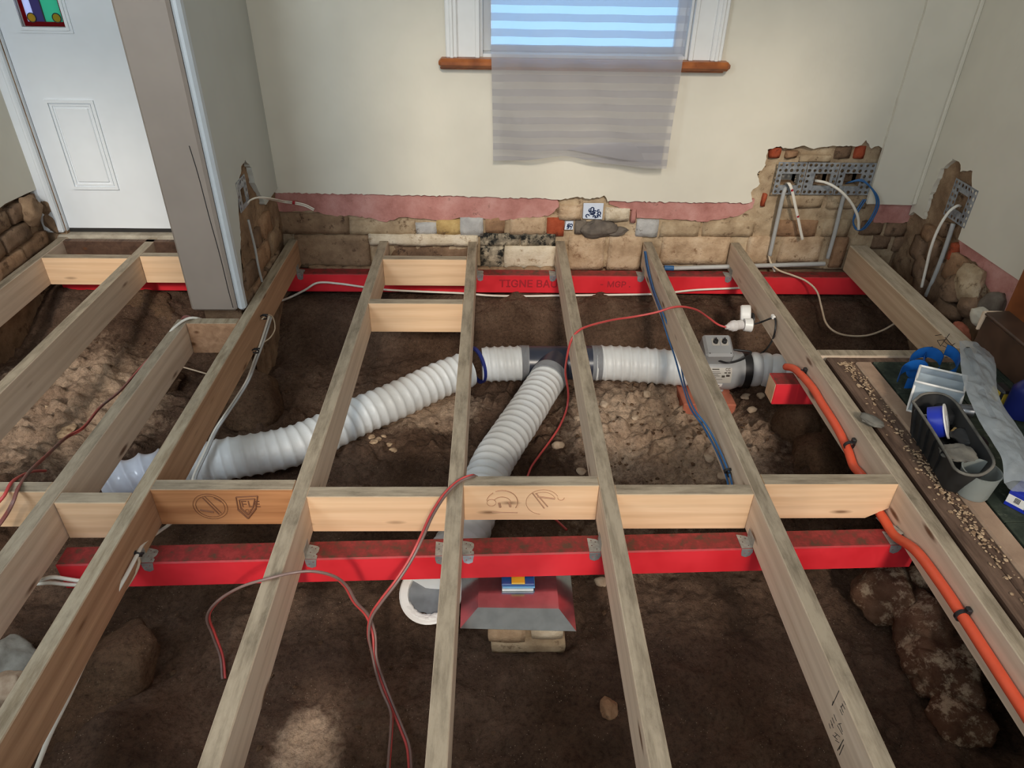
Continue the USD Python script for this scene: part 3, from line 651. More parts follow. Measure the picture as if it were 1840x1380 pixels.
def frame_of(x0, x1, z0, z1, w, y0, y1): return plate([rectring(x0 - w, x1 + w, z0 - w, z1 + w), rectring(x0, x1, z0, z1)], 'y', y0, y1)
for (x0, x1) in (panL, panR):
    obj('panel_moulding', [frame_of(x0 + .012, x1 - .012, PZ0 + .012, PZ1 - .012, .013, DY - .009, DY + .002), frame_of(x0 + .026, x1 - .026, PZ0 + .026, PZ1 - .026, .008, DY - .005, DY + .002)], 'door_white', d, smooth=20)
    obj('panel', cbox(x0 + .035, x1 - .035, DY - .006, DY + .004, PZ0 + .035, PZ1 - .035, .006), 'door_white', d)
for (x0, x1) in (glassL, glassR):
    obj('light_moulding', [frame_of(x0, x1, GZ0, GZ1, .013, DY - .012, DY + .004), frame_of(x0 - .013, x1 + .013, GZ0 - .013, GZ1 + .013, .011, DY - .006, DY + .002)], 'door_white', d, smooth=20)
    yg = DY + .016
    b = .018
    obj('border_glass', plate([rectring(x0, x1, GZ0, GZ1), rectring(x0 + b, x1 - b, GZ0 + b, GZ1 - b)], 'y', yg, yg + .005), 'glass_red', d, label='dark red glass border')
    xm = (x0 + x1) / 2
    obj('glass_pane', plate([[(x0 + b, GZ0 + b), (xm - .045, GZ0 + b), (xm - .055, GZ1 - b), (x0 + b, GZ1 - b)]], 'y', yg, yg + .005), 'glass_white', d, label='pale lilac glass')
    obj('glass_pane', plate([[(xm - .043, GZ0 + b), (xm - .002, GZ0 + b), (xm - .012, GZ1 - b), (xm - .053, GZ1 - b)]], 'y', yg, yg + .005), 'glass_violet', d, label='violet glass')
    obj('glass_pane', plate([[(xm + .002, GZ0 + b), (x1 - b, GZ0 + b), (x1 - b, GZ1 - b), (xm - .008, GZ1 - b)]], 'y', yg, yg + .005), 'glass_green', d, label='sea green glass')
    for cx in (x0 + b + .022, x1 - b - .022):
        obj('glass_roundel', plate([circ(cx, GZ0 + b + .016, .018)], 'y', yg - .003, yg + .001), 'glass_yellow', d, label='small amber roundel')
    obj('lead_came', [cbox(xm - .002, xm + .002, yg - .004, yg + .002, GZ0 + b, GZ1 - b, .0005)] + [sweep([(x + .018 * math.cos(t), yg - .003, GZ0 + b + .016 + .018 * math.sin(t)) for t in np.linspace(0, 6.28, 20)], .0022, 5) for x in (x0 + b + .022, x1 - b - .022)], 'lead', d)
dc = thing('trim_3', 'white moulded architrave left of the front door', loc=(-2.09, 3.47, 0), kind='structure')
obj('architrave', [cbox(-2.135, -2.052, 3.452, 3.50, .022, 2.2, .004), cbox(-2.142, -2.112, 3.440, 3.46, .03, 2.2, .006), cbox(-2.075, -2.056, 3.445, 3.46, .03, 2.2, .005)], 'door_white', dc)
obj('door_stop', cbox(-2.060, -2.0485, 3.480, 3.545, .02, 2.1, .001), 'door_white', dc)
obj('weather_strip', cbox(-2.07, -1.19, 3.505, 3.55, .004, .028, .002), 'lead', dc)  # dark colour stands for the shade in the gap under the door

# ------------------------------------------------------------------ window in the rear wall
w = thing('window_1', 'white framed sash window behind the hanging sheet', loc=(.505, 3.43, .868), kind='structure')
for s, (xo, xi) in ((-1, (-.103, .045)), (1, (1.112, .965))):
    a0, a1 = min(xo, xi), max(xo, xi)
    st = [cbox(a0, a1, 3.412, 3.432, .866, 2.4, .004)]
    e0, e1 = (a0, a0 + .052) if s < 0 else (a1 - .052, a1)
    st += [cbox(e0, e1, 3.400, 3.414, .866, 2.4, .005), cbox((e0 + e1) / 2 - .008, (e0 + e1) / 2 + .008, 3.393, 3.402, .866, 2.4, .004)]
    i0, i1 = (a1 - .02, a1) if s < 0 else (a0, a0 + .02)
    st.append(cbox(i0, i1, 3.406, 3.414, .866, 2.4, .003))
    obj('casing', st, 'white_paint', w)
obj('lining', [cbox(.045, .058, 3.43, 3.60, .868, 2.25, .002), cbox(.952, .965, 3.43, 3.60, .868, 2.25, .002), cbox(.0585, .9515, 3.431, 3.599, .8665, .880, .002)], 'white_paint', w)
obj('sash_frame', [cbox(.058, .094, 3.50, 3.54, .88, 2.2, .004), cbox(.916, .952, 3.50, 3.54, .88, 2.2, .004), cbox(.0945, .9155, 3.502, 3.538, .881, .902, .003), cbox(.0945, .9155, 3.502, 3.538, 1.55, 1.6, .003)], 'white_paint', w)
obj('pane', cbox(.095, .915, 3.518, 3.522, .9025, 1.549, .0005), 'pane', w)
sl = obj('sill', cbox(-.135, 1.150, 3.372, 3.46, .829, .866, .013), 'sill_wood', w, label='varnished brown timber sill board')
obj('apron_strip', cbox(-.13, 1.13, 3.405, 3.432, .818, .83, .004), 'sill_wood', w)
# ------------------------------------------------------------------ the room behind the camera
wf = thing('wall_front', 'front wall behind the camera with a tall opening', kind='structure')
obj('wall_core', plate([rectring(-2.35, 2.4, -.9, 3.75), [(-.62, .4), (1.78, .4), (1.78, 3.6), (-.28, 3.6), (-.28, 1.75), (-.62, 1.75)], rectring(-2.0, -1.28, .6, 3.3)], 'y', -.62, -.40), 'plaster', wf)  # unseen opening, its stepped outline cut to shape the sun on the rear wall
obj('opening_bar', [cbox(.17, .25, -.56, -.46, .4, 3.6, .004), cbox(.98, 1.03, -.56, -.46, .4, 3.6, .004)], 'white_paint', wf)  # bars added out of view to cast soft shadow streaks on the wall
obj('glazing', cbox(-.62, 1.78, -.512, -.508, .4, 3.6, .0005), 'light_filter', wf)  # unseen tinted pane added to filter the light coming in
obj('glazing', cbox(-2.0, -1.28, -.512, -.508, .6, 3.3, .0005), 'light_filter', wf)  # same added filter over the hall opening
obj('ceiling', cbox(-2.35, 2.45, -.62, 3.75, 3.7, 3.8, .002), 'ceiling_white', kind='structure', label='flat white ceiling')
fb = thing('floor_boards', 'timber floor still in place behind the camera', kind='structure')
for k in range(9):
    y0 = -.62 + k * .148
    if k in (6, 7): obj('floorboard', cbox(-.30, 2.19, y0, y0 + .145, .0, .02, .002), 'floorboard', fb); obj('floorboard', cbox(-2.1, -.455, y0, y0 + .145, .0, .02, .002), 'floorboard', fb)  # gap left in these unseen boards so sun reaches the soil patch
    else: obj('floorboard', cbox(-2.1, 2.19, y0, y0 + .145, .0, .02, .002), 'floorboard', fb)

# ------------------------------------------------------------------ floor timbers
JW, JH = .045, .14
def joist(x0, y0, x1, y1, label, m_='joist_wood', w=JW):
    return obj('floor_joist', bar((x0, y0, 0), (x1, y1, 0), w, JH), m_, label=label, cat='joist')
GJ = 'timber floor joist'
joist(-2.062, .62, -2.062, 3.455, 'floor joist hard against the hall\'s left brick wall, in front of the door')
joist(-1.607, .62, -1.614, 3.455, 'weathered floor joist running to the middle of the white front door')
joist(-1.155, .62, -1.158, 2.60, 'weathered floor joist that stops under the cream timber jamb')
joist(-.906, .62, -.910, 3.45, 'brown-sided floor joist passing just right of the cream timber jamb', 'joist_wood_brown')
joist(-.449, .62, -.450, 3.448, 'floor joist second left of the round duct mouth, left end of the short double noggings')
joist(0.0, .62, 0.0, 3.448, 'floor joist crossing in front of the round white duct mouth')
joist(.4485, .62, .4485, 3.452, 'floor joist passing over the black duct tee')
j7 = thing('floor_joist', 'floor joist with blue cables clipped along its side and black print near its front end', 'joist', loc=(.9, 2.0, -.14))
obj('timber', bar((.9, .62, 0), (.8985, 3.45, 0), JW, JH), 'joist_wood', j7)
XP = .8775
pk = [((497, 345), (478, 408)), ((507, 550), (548, 655)), ((480, 600), (515, 690)), ((455, 640), (490, 720)), ((470, 700), (500, 760)), ((430, 690), (455, 770)), ((660, 340), (690, 400)), ((635, 380), (680, 470)), ((610, 420), (655, 520)), ((600, 470), (640, 560)), ((640, 400), (620, 440)),
      ((590, 690), (640, 820)), ((560, 720), (640, 860)), ((570, 700), (620, 690)), ((520, 830), (600, 900)), ((490, 870), (560, 940)), ((515, 900), (560, 860)), ((530, 950), (590, 990)), ((655, 940), (560, 1110)), ((620, 1010), (590, 1090)), ((660, 1020), (590, 1180)), ((585, 180), (480, 410))]
obj('print', [sweep([at(1440 + a_ * 200 / 1725, 1220 + b_ * 160 / 1380, X=XP) for a_, b_ in pq], .0013, 5, flat=.6) for pq in pk], 'ink', j7, label='rows of smudged black printed characters')
joist(1.3505, .62, 1.3505, 3.45, 'floor joist beside the hearth with the orange conduit along it')
jb = thing('floor_joist', 'thick pale joist end lying loose in the right rear corner', 'joist', loc=(1.98, 2.95, -.14))
obj('timber', bar((1.985, 2.40, 0), (1.985, 3.425, 0), .095, .14, .004), 'beam_wood', jb)

def nog(xa, xb, yf, label, m_='block_wood', h=JH, t=.045, marks=None, name='nogging', z=0, lab_top=None):
    m = cbox(xa, xb, yf, yf + t, z - h, z, .002)
    if not marks: return obj(name, m, m_, label=label, cat='timber block')
    p = thing(name, label, 'timber block', loc=((xa + xb) / 2, yf, z - h))
    obj('timber', m, m_, p)
    obj('stamp', marks, 'stamp_ink' if 'brown' in m_ else 'stamp_faint', p, label='faint round and shield grade stamps')
    return p
e = JW / 2 + .0005
def ring_mark(px, py, r, Y, t0=0, t1=6.28, w=.0016, el=1.0):
    c = at(px, py, Y=Y)
    return sweep([(c[0] + r * math.cos(t), Y - .0004, c[2] + el * r * math.sin(t)) for t in np.linspace(t0, t1, 24)], w, 5, flat=.35)
def line_mark(p, q, Y, w=.0016):
    a_, b_ = at(*p, Y=Y), at(*q, Y=Y); a_[1] = b_[1] = Y - .0004
    return sweep([a_, b_], w, 5)
Yb = 1.574
m34 = [ring_mark(378, 910, .050, Yb), ring_mark(378, 910, .042, Yb), line_mark((364, 894), (394, 924), Yb, .0022), line_mark((368, 892), (398, 922), Yb, .0016), line_mark((360, 916), (384, 920), Yb, .003), line_mark((384, 894), (398, 902), Yb)]
m34 += [line_mark(a_, b_, Yb, .0034 if min(a_[1], b_[1]) > 911 else .0022) for a_, b_ in [((424, 893), (463, 891)), ((424, 893), (428, 915)), ((428, 915), (446, 931)), ((446, 931), (460, 913)), ((460, 913), (463, 891)), ((430, 898), (458, 896)), ((430, 898), (433, 913)), ((433, 913), (446, 925)), ((446, 925), (455, 911)), ((455, 911), (458, 896))]]
o = at(434, 911, Y=Yb); m34.append(on_plane('FLE', .024, (o[0], Yb - .0002, o[2]), (1, 0, 0), (0, 0, 1)))
o = at(436, 917, Y=Yb); m34.append(on_plane('GL', .014, (o[0] + .006, Yb - .0002, o[2] - .01), (1, 0, 0), (0, 0, 1)))
Yc = 1.590
m56 = [ring_mark(902, 902, .047, Yc, -.5, 2.0, .0036), ring_mark(902, 902, .046, Yc, 2.2, 3.0, .0026), ring_mark(902, 905, .028, Yc, .4, 2.6, .0022), line_mark((897, 903), (899, 911), Yc, .004), line_mark((915, 902), (917, 910), Yc, .004), line_mark((884, 920), (930, 921), Yc, .002)]
m56 += [ring_mark(975, 902, .05, Yc, .5, 4.6, .0018), ring_mark(975, 902, .040, Yc, .4, 2.2, .0016), line_mark((957, 886), (978, 913), Yc, .0022), line_mark((963, 886), (984, 910), Yc, .0022), line_mark((966, 892), (997, 896), Yc, .003), ring_mark(1008, 894, .010, Yc, 3.0, 6.2, .0018), ring_mark(883, 903, .0135, Yc, 0, 6.28, .002)]
nog(-1.607 + e, -1.155 - e, 1.565, 'pale timber nogging at the left edge with red cables lying over it')
nog(-1.155 + e, -.908 - e, 1.519, 'short pale nogging between the two close joists on the left')
nog(-.908 + e, -.45 - e, Yb, 'reddish brown nogging with a round and a shield grade stamp', 'block_wood_brown', marks=m34)
nog(-.45 + e, -e, 1.543, 'pale nogging with small knots directly left of the joist over the duct mouth')
nog(e, .4485 - e, Yc, 'pale nogging with two faint round stamps, over the lower duct', marks=m56)
nog(.4485 + e, .9 - e, 1.552, 'clean pinkish nogging between the duct tee joist and the blue cable joist')
nx0, nx1 = .9 + e, 1.3505 - e
obj('nogging', plate([[(nx0, -.14), (nx1 - .062, -.14), (nx1, -.098), (nx1, 0), (nx0, 0)]], 'y', 1.597, 1.642), 'block_wood', label='pale nogging with a notched corner beside the orange conduit', cat='timber block')
obj('metal_strap', hull([p + d_ for p in (at(1573, 930, Y=1.60), at(1584, 926, Y=1.60), at(1624, 958, Y=1.49), at(1608, 966, Y=1.49)) for d_ in (np.zeros(3), np.array([0, -.0015, .001]))]), 'galvanised_dull', label='dusty grey metal strap in front of the notched nogging corner', cat='strap')
nog(-.45 + e, -e, 2.748, 'pale nogging with the front position of the short double pair')
nog(-.45 + e, -e, 3.208, 'short pale nogging close to the rear wall, hind one of the double pair')
nog(-2.062 + e, -1.612 - e, 3.196, 'fresh yellowish nogging between the two hall joists in front of the door')
nog(-1.612 + e, -1.16, 3.222, 'fresh yellowish nogging in the hall partly hidden by the cream jamb')
nog(-1.157 + e, -.909 - e, 2.565, 'short header block under the foot of the cream jamb', 'joist_wood_brown')
nog(-2.062 + e, -1.16, 3.40, 'dark old trimmer board under the door sill', 'hearth_wood', t=.03)
nog(1.3505 + e, 1.935, 2.335, 'thin weathered batten at the rear edge of the hearth', 'joist_wood', h=.09)

def bearer(p0, p1, label, prints=None):
    b = thing('bearer', label, 'bearer', loc=((p0[0] + p1[0]) / 2, p0[1], -.24))
    obj('timber', bar((*p0, -.1405), (*p1, -.1405), .072, .099, .004), 'red_paint', b)
    return b
FB0, FB1 = (-1.125, 1.451), (1.385, 1.521)
fbear = bearer(FB0, FB1, 'long red painted bearer crossing under the joists in the foreground')
rbear = bearer((-2.08, 3.370), (2.06, 3.370), 'long red painted bearer along the foot of the rear wall')
o = at(893, 526, Y=3.334)
obj('print', on_plane('TIGNE BAUKS', .040, (at(896, 522, Y=3.334)[0], 3.3338, -.205), (1, 0, 0), (0, 0, 1), .0005), 'red_print', rbear, label='faded dark lettering')
obj('print', on_plane('- MGP .', .032, (at(1075, 522, Y=3.334)[0], 3.3338, -.202), (1, 0, 0), (0, 0, 1), .0005), 'red_print', rbear, label='faded dark lettering')
st = thing('bearer_stub', 'short red painted timber stub under the hearth joist beside the orange conduit', 'bearer', loc=(1.36, 2.39, -.24))
obj('timber', cbox(1.235, 1.50, 2.345, 2.432, -.24, -.141, .003), 'red_paint', st)
obj('end_grain', cbox(1.2335, 1.2352, 2.349, 2.428, -.236, -.145, .0005), 'block_wood', st)

# ------------------------------------------------------------------ galvanised brackets
def bracket(x, yf, label, group, first={}):
    key = 'k'
    if key not in first:
        b = thing('joist_bracket', label, 'bracket', loc=(0, 0, 0), group=group)
        r5 = np.random.default_rng(3)
        for s in (-1, 1):
            x0, x1 = sorted((s * .0235, s * .056))
            ring = [(x0, .002), (x1, .002), (x1 + s * 0, .014), (x1 - s * .006 if s > 0 else x1, .018), (x1, .030), (x1, .044), (x1 - .006, .050), (x0 + .004, .056), (x0, .056)]
            hs = [circ((x0 + x1) / 2 + dx, dy, .0022, 8) for dx, dy in ((.007, .012), (-.006, .026), (.006, .04), (-.006, .046))]
            obj('plate', plate([ring] + hs, 'z', .0005, .0022), 'galvanised_dull', b)
            ring = [(x0, .001), (x1, .001), (x1 - s * .002, -.012), (x1 - .004, -.026), ((x0 + x1) / 2, -.032), (x0 + .003, -.026), (x0, -.012)]
            hs = [circ((x0 + x1) / 2 + dx, dy, .0022, 8) for dx, dy in ((.006, -.008), (-.006, -.016))]
            obj('tab', plate([ring] + hs, 'y', -.0025, -.0006), 'galvanised', b)
            x2 = s * .0228
            obj('leaf', cbox(min(x2, x2 + s * .0015), max(x2, x2 + s * .0015), .004, .05, .001, .034, .0004), 'galvanised_dull', b)
        first[key] = b
        first['moved'] = False
    src = first[key]
    y = yf
    if not first['moved']:
        UsdGeom.Xformable(src).GetOrderedXformOps()[0].Set(Gf.Vec3d(x, y, -.1405)); first['moved'] = True
        tag(src, label, 'bracket', group)
        return src
    return copy_of(src, 'joist_bracket', (x, y, -.1405), 1.6 if yf < 2 else 0, label=label, group=group)
def fy(x): return FB0[1] + (x - FB0[0]) * (FB1[1] - FB0[1]) / (FB1[0] - FB0[0]) - .036
for x, lb in [(-.45, 'foreground bracket left of the round duct mouth'), (0, 'foreground bracket just above the round duct mouth'), (.4485, 'foreground bracket right of the metal ant cap'), (.9, 'foreground bracket on the blue cable joist'), (1.3505, 'foreground bracket beside the orange conduit'), (-.908, 'foreground bracket behind the tied white cables on the left')]:
    bracket(x, fy(x), 'galvanised ' + lb, 'brackets on the foreground red bearer')
for x, lb in [(-.91, 'rear bracket at the left end, by the brown joist'), (0, 'rear bracket beside the double noggings'), (.4485, 'rear bracket between the prints on the red bearer'), (.8985, 'rear bracket under the start of the blue cables'), (1.3505, 'rear bracket in front of the grey conduits')]:
    bracket(x, 3.334, 'galvanised ' + lb, 'brackets on the rear red bearer')

# ------------------------------------------------------------------ brick pier with its metal ant cap
pr = thing('brick_pier', 'short brick pier carrying the metal ant cap under the red bearer', 'pier', loc=(.205, 1.45, -.47))
for k, (x0, x1, y0, y1, z0, z1, m_) in enumerate([(.096, .208, 1.336, 1.452, -.394, -.300, 'brick_tan'), (.222, .322, 1.339, 1.452, -.386, -.300, 'brick_pale'), (.100, .212, 1.462, 1.57, -.392, -.298, 'brick_tan'), (.219, .318, 1.462, 1.57, -.392, -.298, 'brick_brown'), (.105, .33, 1.342, 1.455, -.455, -.398, 'mortar'), (.105, .33, 1.46, 1.57, -.455, -.398, 'brick_brown')]):
    obj('brick', rbrick(x0, x1, y0, y1, z0, z1, k + 40, .006, .010), m_, pr, smooth=True)
obj('mortar_bed', cbox(.110, .315, 1.362, 1.565, -.50, -.292, .01, .004), 'mortar', pr)
ac = thing('ant_cap', 'folded galvanised metal ant cap on the brick pier', 'ant cap', loc=(.19, 1.45, -.28))
ZA, ZL = -.270, -.291
I = [(.068, 1.368), (.303, 1.362), (.303, 1.590), (.068, 1.596)]
O = [(.018, 1.312), (.349, 1.300), (.352, 1.645), (.014, 1.650)]
top = [(*p, ZA) for p in I]; out = [(*p, ZL) for p in O]
obj('top_plate', plate([I], 'z', ZA - .0012, ZA), 'galvanised_plate', ac, smooth=False)
for k in range(4):
    a_, b_, c_, d_ = np.array(top[k]), np.array(top[(k + 1) % 4]), np.array(out[(k + 1) % 4]), np.array(out[k])
    n_ = np.cross(b_ - a_, d_ - a_); n_ /= np.linalg.norm(n_); n_ *= (1 if n_[2] < 0 else -1) * .0012
    obj('flange', hull([a_, b_, c_, d_, a_ + n_, b_ + n_, c_ + n_, d_ + n_]), 'galvanised_plate', ac, smooth=False)
xs, zz = .138, ZA + .0003
for k, (x0, x1, y0, h, m_, lb) in enumerate([(.138, .232, 1.426, .0065, 'shim_white', 'white plastic packer, lowest of the stack'), (.139, .236, 1.431, .006, 'shim_light', 'light blue plastic packer, second from the bottom'), (.137, .234, 1.434, .010, 'shim_blue', 'dark blue plastic packer near the top of the stack'), (.166, .206, 1.432, .006, 'shim_yellow', 'yellow plastic packer on top of the stack')]):
    obj('packer', cbox(x0, x1, y0, y0 + .10, zz, zz + h - .0003, .001), m_, label=lb + ' under the red bearer', cat='packer', group=None)
    zz += h

# ------------------------------------------------------------------ ventilation ducts
def ductZ(pts): return [at(x, y, Z=z) for x, y, z in pts]
def corr(R, a, pitch, helix=1, seed=0):
    def f(s, th):
        ph = s / pitch + helix * th / (2 * math.pi)
        r = R + a * (1 - np.abs(np.sin(math.pi * ph))) ** 1.3 - a * .35
        p = np.stack(np.broadcast_arrays(s * 30, np.cos(th) * 2.2, np.sin(th) * 2.2 + seed), -1)
        return r + .0025 * (meshkit.fbm(p, 3, seed) - .5)
    return f
def duct(pts, R, a, pitch, n=40): return sweep(spline(pts, .0045), R, n, True, rad_fn=corr(R, a, pitch, seed=int(R * 1000) + len(pts)))
A = ductZ([(842, 663, -.35), (794, 681, -.36), (720, 716, -.365), (645, 748, -.37), (575, 782, -.375), (509, 806, -.375), (400, 826, -.37), (318, 843, -.37)])
dA = thing('flexible_duct', 'long white flexible duct running down to the left under the joists', 'duct', loc=A[4] - [0, 0, .085])
obj('sleeve', duct(A, .081, .0065, .041), 'duct_white', dA, smooth=40)
A2 = ductZ([(318, 838, -.365), (258, 851, -.37), (188, 876, -.385)])
dA2 = thing('flexible_duct', 'glossy white duct end behind the two close joists on the left', 'duct', loc=A2[1] - [0, 0, .08])
obj('sleeve', duct(A2, .072, .014, .062), 'duct_gloss', dA2, smooth=40)
B_ = ductZ([(866, 655, -.355), (900, 654, -.355), (936, 653, -.355)])
dB = thing('flexible_duct', 'short white flexible duct between blue tape band and black tee', 'duct', loc=B_[1] - [0, 0, .085])
obj('sleeve', duct(B_, .081, .007, .036), 'duct_white', dB, smooth=40)
tb = at(857, 656, Z=-.355); tdir = (np.array(B_[0]) - A[1]); tdir /= np.linalg.norm(tdir)
obj('tape_band', lathe([(-.007, .076), (-.007, .0885), (.007, .0885), (.007, .076)], tb, tdir + [.35, .1, .0], 36), 'blue_tape', label='dark blue tape band joining the two white ducts', cat='tape')
te = thing('duct_tee', 'dark plastic duct tee under the joists at the centre', 'pipe tee', loc=(.41, 2.85, -.44))
T0, T1 = at(950, 652, Z=-.36), at(1062, 652, Z=-.36)
ax = (T1 - T0) / np.linalg.norm(T1 - T0)
obj('run', lathe([(0, .0), (0, .080), (np.linalg.norm(T1 - T0), .080), (np.linalg.norm(T1 - T0), 0)], T0, ax, 36), 'dark_pvc', te)
C_ = ductZ([(984, 681, -.355), (962, 715, -.352), (939, 750, -.35), (912, 790, -.35), (885, 832, -.352), (864, 885, -.36), (843, 945, -.36), (808, 1005, -.355), (782, 1060, -.352)])
bd = C_[1] - C_[0]; bd /= np.linalg.norm(bd)
tm_ = (T0 + T1) / 2 + ax * -.02
obj('branch', rod(tm_, C_[0], .078, 32), 'dark_pvc', te)
for nm, p, dr in (('collar', T0, -ax), ('collar', T1, ax), ('collar', C_[0] - bd * .03, bd)):
    prof = [(0, .05), (0, .0835)] + [(x, .0835 - .0012 * (k % 2)) for k, x in enumerate(np.linspace(.004, .042, 14))] + [(.046, .0835), (.046, .05)]
    obj(nm, lathe(prof, p, dr, 36), 'collar_grey', te, label='ribbed grey duct collar')
dC = thing('flexible_duct', 'white flexible duct sloping from the black tee towards the foreground bearer', 'duct', loc=C_[4] - [0, 0, .085])
obj('sleeve', duct(C_[:-1] + [C_[-1]], .078, .0068, .040), 'duct_white', dC, smooth=40)
# round mouth: flange and grey lining
mc = at(775, 1063, Z=-.335); mdir = CAM * [.2, .2, 1] + [.0, .25, 0] - mc; mdir = np.array([-.18, -.38, .9]); mdir /= np.linalg.norm(mdir)
mo = thing('duct_mouth', 'round white duct mouth with torn grey lining under the bearer', 'duct opening', loc=mc - [0, 0, .05])
obj('flange', lathe([(-.05, .080), (-.004, .092), (.0, .101), (.004, .101), (.007, .096), (.004, .074), (-.05, .070)], mc, mdir, 44), 'white_plastic', mo)
u = np.cross(mdir, [0, 1.0, 0]); u /= np.linalg.norm(u); v_ = np.cross(mdir, u)
r6 = np.random.default_rng(5)
th = np.linspace(0, 2 * math.pi, 40, endpoint=False)
rr = .074 + .006 * np.sin(th * 3 + 1) + r6.uniform(-.005, .005, 40)
ringp = [mc + u * math.cos(t) * r + v_ * math.sin(t) * r + mdir * -.004 for t, r in zip(th, rr)]
inner = [mc + u * math.cos(t) * r * .5 + v_ * math.sin(t) * r * .5 + mdir * (-.020 + .004 * math.sin(t * 2)) for t, r in zip(th, rr)]
V = np.array(ringp + inner + [mc - mdir * .024]); n = 40
F = [(i, (i + 1) % n, n + (i + 1) % n) for i in range(n)] + [(i, n + (i + 1) % n, n + i) for i in range(n)] + [(n + i, n + (i + 1) % n, 2 * n) for i in range(n)]
V2 = V - mdir * .006
obj('lining', cat_mesh([(V, np.array(F)), (V2, np.array(F)[:, ::-1])]), 'insulation_grey', mo, smooth=50)
tears = []
for k in range(16):
    t = math.pi * (.15 + 1.2 * k / 15); c = mc + u * math.cos(t) * .079 + v_ * math.sin(t) * .079
    tears.append(rock(c + mdir * .001, (.016 + .008 * r6.random(), .012, .004), k + 3, .45, 2, rot=t + 1.57))
obj('torn_edge', tears, 'white_plastic', mo, smooth=40)
D_ = ductZ([(1070, 652, -.36), (1110, 653, -.36), (1165, 657, -.362), (1236, 663, -.362)])
dD = thing('flexible_duct', 'white flexible duct from the black tee to the grey fan', 'duct', loc=D_[1] - [0, 0, .085])
obj('sleeve', duct(D_, .082, .0075, .041), 'duct_white', dD, smooth=40)
E_ = ductZ([(1346, 664, -.36), (1370, 665, -.36), (1400, 668, -.36), (1450, 672, -.37), (1500, 676, -.39)])
dE = thing('flexible_duct', 'translucent white flexible duct right of the grey fan', 'duct', loc=E_[1] - [0, 0, .085])
obj('sleeve', sweep(spline(E_, .004), .078, 36, True, rad_fn=lambda s, th: .073 + .010 * np.abs(np.sin(math.pi * s / .048)) ** .6), 'duct_white', dE, smooth=40)

# ------------------------------------------------------------------ inline fan on its bricks
F0, F1 = at(1236, 662, Z=-.36), at(1344, 664, Z=-.36)
fax = (F1 - F0) / np.linalg.norm(F1 - F0); FLN = np.linalg.norm(F1 - F0)
fan = thing('inline_fan', 'grey inline duct fan with a control box on top', 'duct fan', loc=(F0 + F1) / 2 - [0, 0, .11])
obj('housing', lathe([(0, 0), (0, .080), (.035, .080), (.045, .088), (.075, .096), (FLN - .085, .096), (FLN - .06, .088), (FLN - .05, .083), (FLN - .035, .083), (FLN - .035, 0)], F0, fax, 40), 'fan_grey', fan)
obj('rubber_sleeve', lathe([(FLN - .036, .05), (FLN - .036, .0855), (FLN - .002, .0855), (FLN - .002, .05)], F0, fax, 40), 'black_plastic', fan, label='dark rubber sleeve')
fc = (F0 + F1) / 2
bx0, bx1 = fc[0] - .105, fc[0] + .035
ybase = fc[1]
def tilt(m, c, a_):
    v, f = arr(m); v = v - c
    R = np.array([[1, 0, 0], [0, math.cos(a_), -math.sin(a_)], [0, math.sin(a_), math.cos(a_)]])
    return v @ R.T + c, f
cb = np.array([fc[0] - .035, ybase - .02, fc[2] + .12])
TA = math.radians(22)
obj('control_box', tilt(cbox(cb[0] - .062, cb[0] + .068, cb[1] - .062, cb[1] + .062, cb[2] - .05, cb[2] + .036, .011), cb, TA), 'fan_grey', fan)
for k, dx in enumerate((-.010, .030)):
    p = np.array([cb[0] + dx, cb[1] + .012, cb[2] + .037])
    obj('knob_plate', tilt(cbox(p[0] - .017, p[0] + .017, p[1] - .019, p[1] + .019, p[2] - .001, p[2] + .001, .0005), cb, TA), 'label_silver', fan)
    kn = obj('knob', tilt(lathe([(0, 0), (0, .012), (.014, .010), (.016, .007), (.016, 0)], p, (0, 0, 1), 18), cb, TA), 'black_plastic', fan)
    obj('pointer', tilt(cbox(p[0] - .003, p[0] + .003, p[1] - .012, p[1] + .012, p[2] + .014, p[2] + .02, .001), cb, TA), 'black_plastic', kn)
obj('screw', [tilt(lathe([(0, 0), (0, .003), (.001, .002), (.001, 0)], np.array([cb[0] + dx, cb[1] - .05, cb[2] + .036]), (0, 0, 1), 8), cb, TA) for dx in (-.045, .05)], 'black_plastic', fan)
# rating label wrapped on the housing's front
def wrap(x0, x1, a0, a1, r, n=10, t=.0012):
    th = np.linspace(a0, a1, n)
    V = np.array([[x, fc[1] - rr * math.cos(q_), fc[2] + rr * math.sin(q_)] for rr in (r, r - t) for q_ in th for x in (x0, x1)])
    F = []
    for k in range(n - 1):
        b = 2 * k; F += [(b, b + 1, b + 3), (b, b + 3, b + 2)]
        b += 2 * n; F += [(b, b + 3, b + 1), (b, b + 2, b + 3)]
    return V, np.array(F)
lb_ = obj('rating_label', wrap(fc[0] - .075, fc[0] + .035, -.15, .62, .0975), 'label_silver', fan)
ink = [wrap(fc[0] - .066 + dx, fc[0] - .066 + dx + L, a_, a_ + h, .0985, 3, .0008) for dx, L, a_, h in [(.01, .032, .53, .045), (0, .045, .43, .02), (0, .05, .36, .02), (0, .038, .29, .02), (0, .046, .22, .02), (0, .03, .14, .02), (.066, .012, .36, .05), (.082, .012, .36, .05), (.055, .014, .16, .10), (.075, .016, .20, .10), (0, .06, .05, .015)]]
obj('print', ink, 'ink', lb_)
o = np.array([fc[0] + .004, fc[1] - .0985 * math.cos(.5), fc[2] + .0985 * math.sin(.46)])
obj('print', on_plane('CE', .013, o, (1, 0, 0), (0, math.sin(.5), math.cos(.5))), 'ink', lb_)
obj('barcode_label', [wrap(fc[0] - .045, fc[0] + .0, -.42, -.20, .0975)], 'white_plastic', fan)
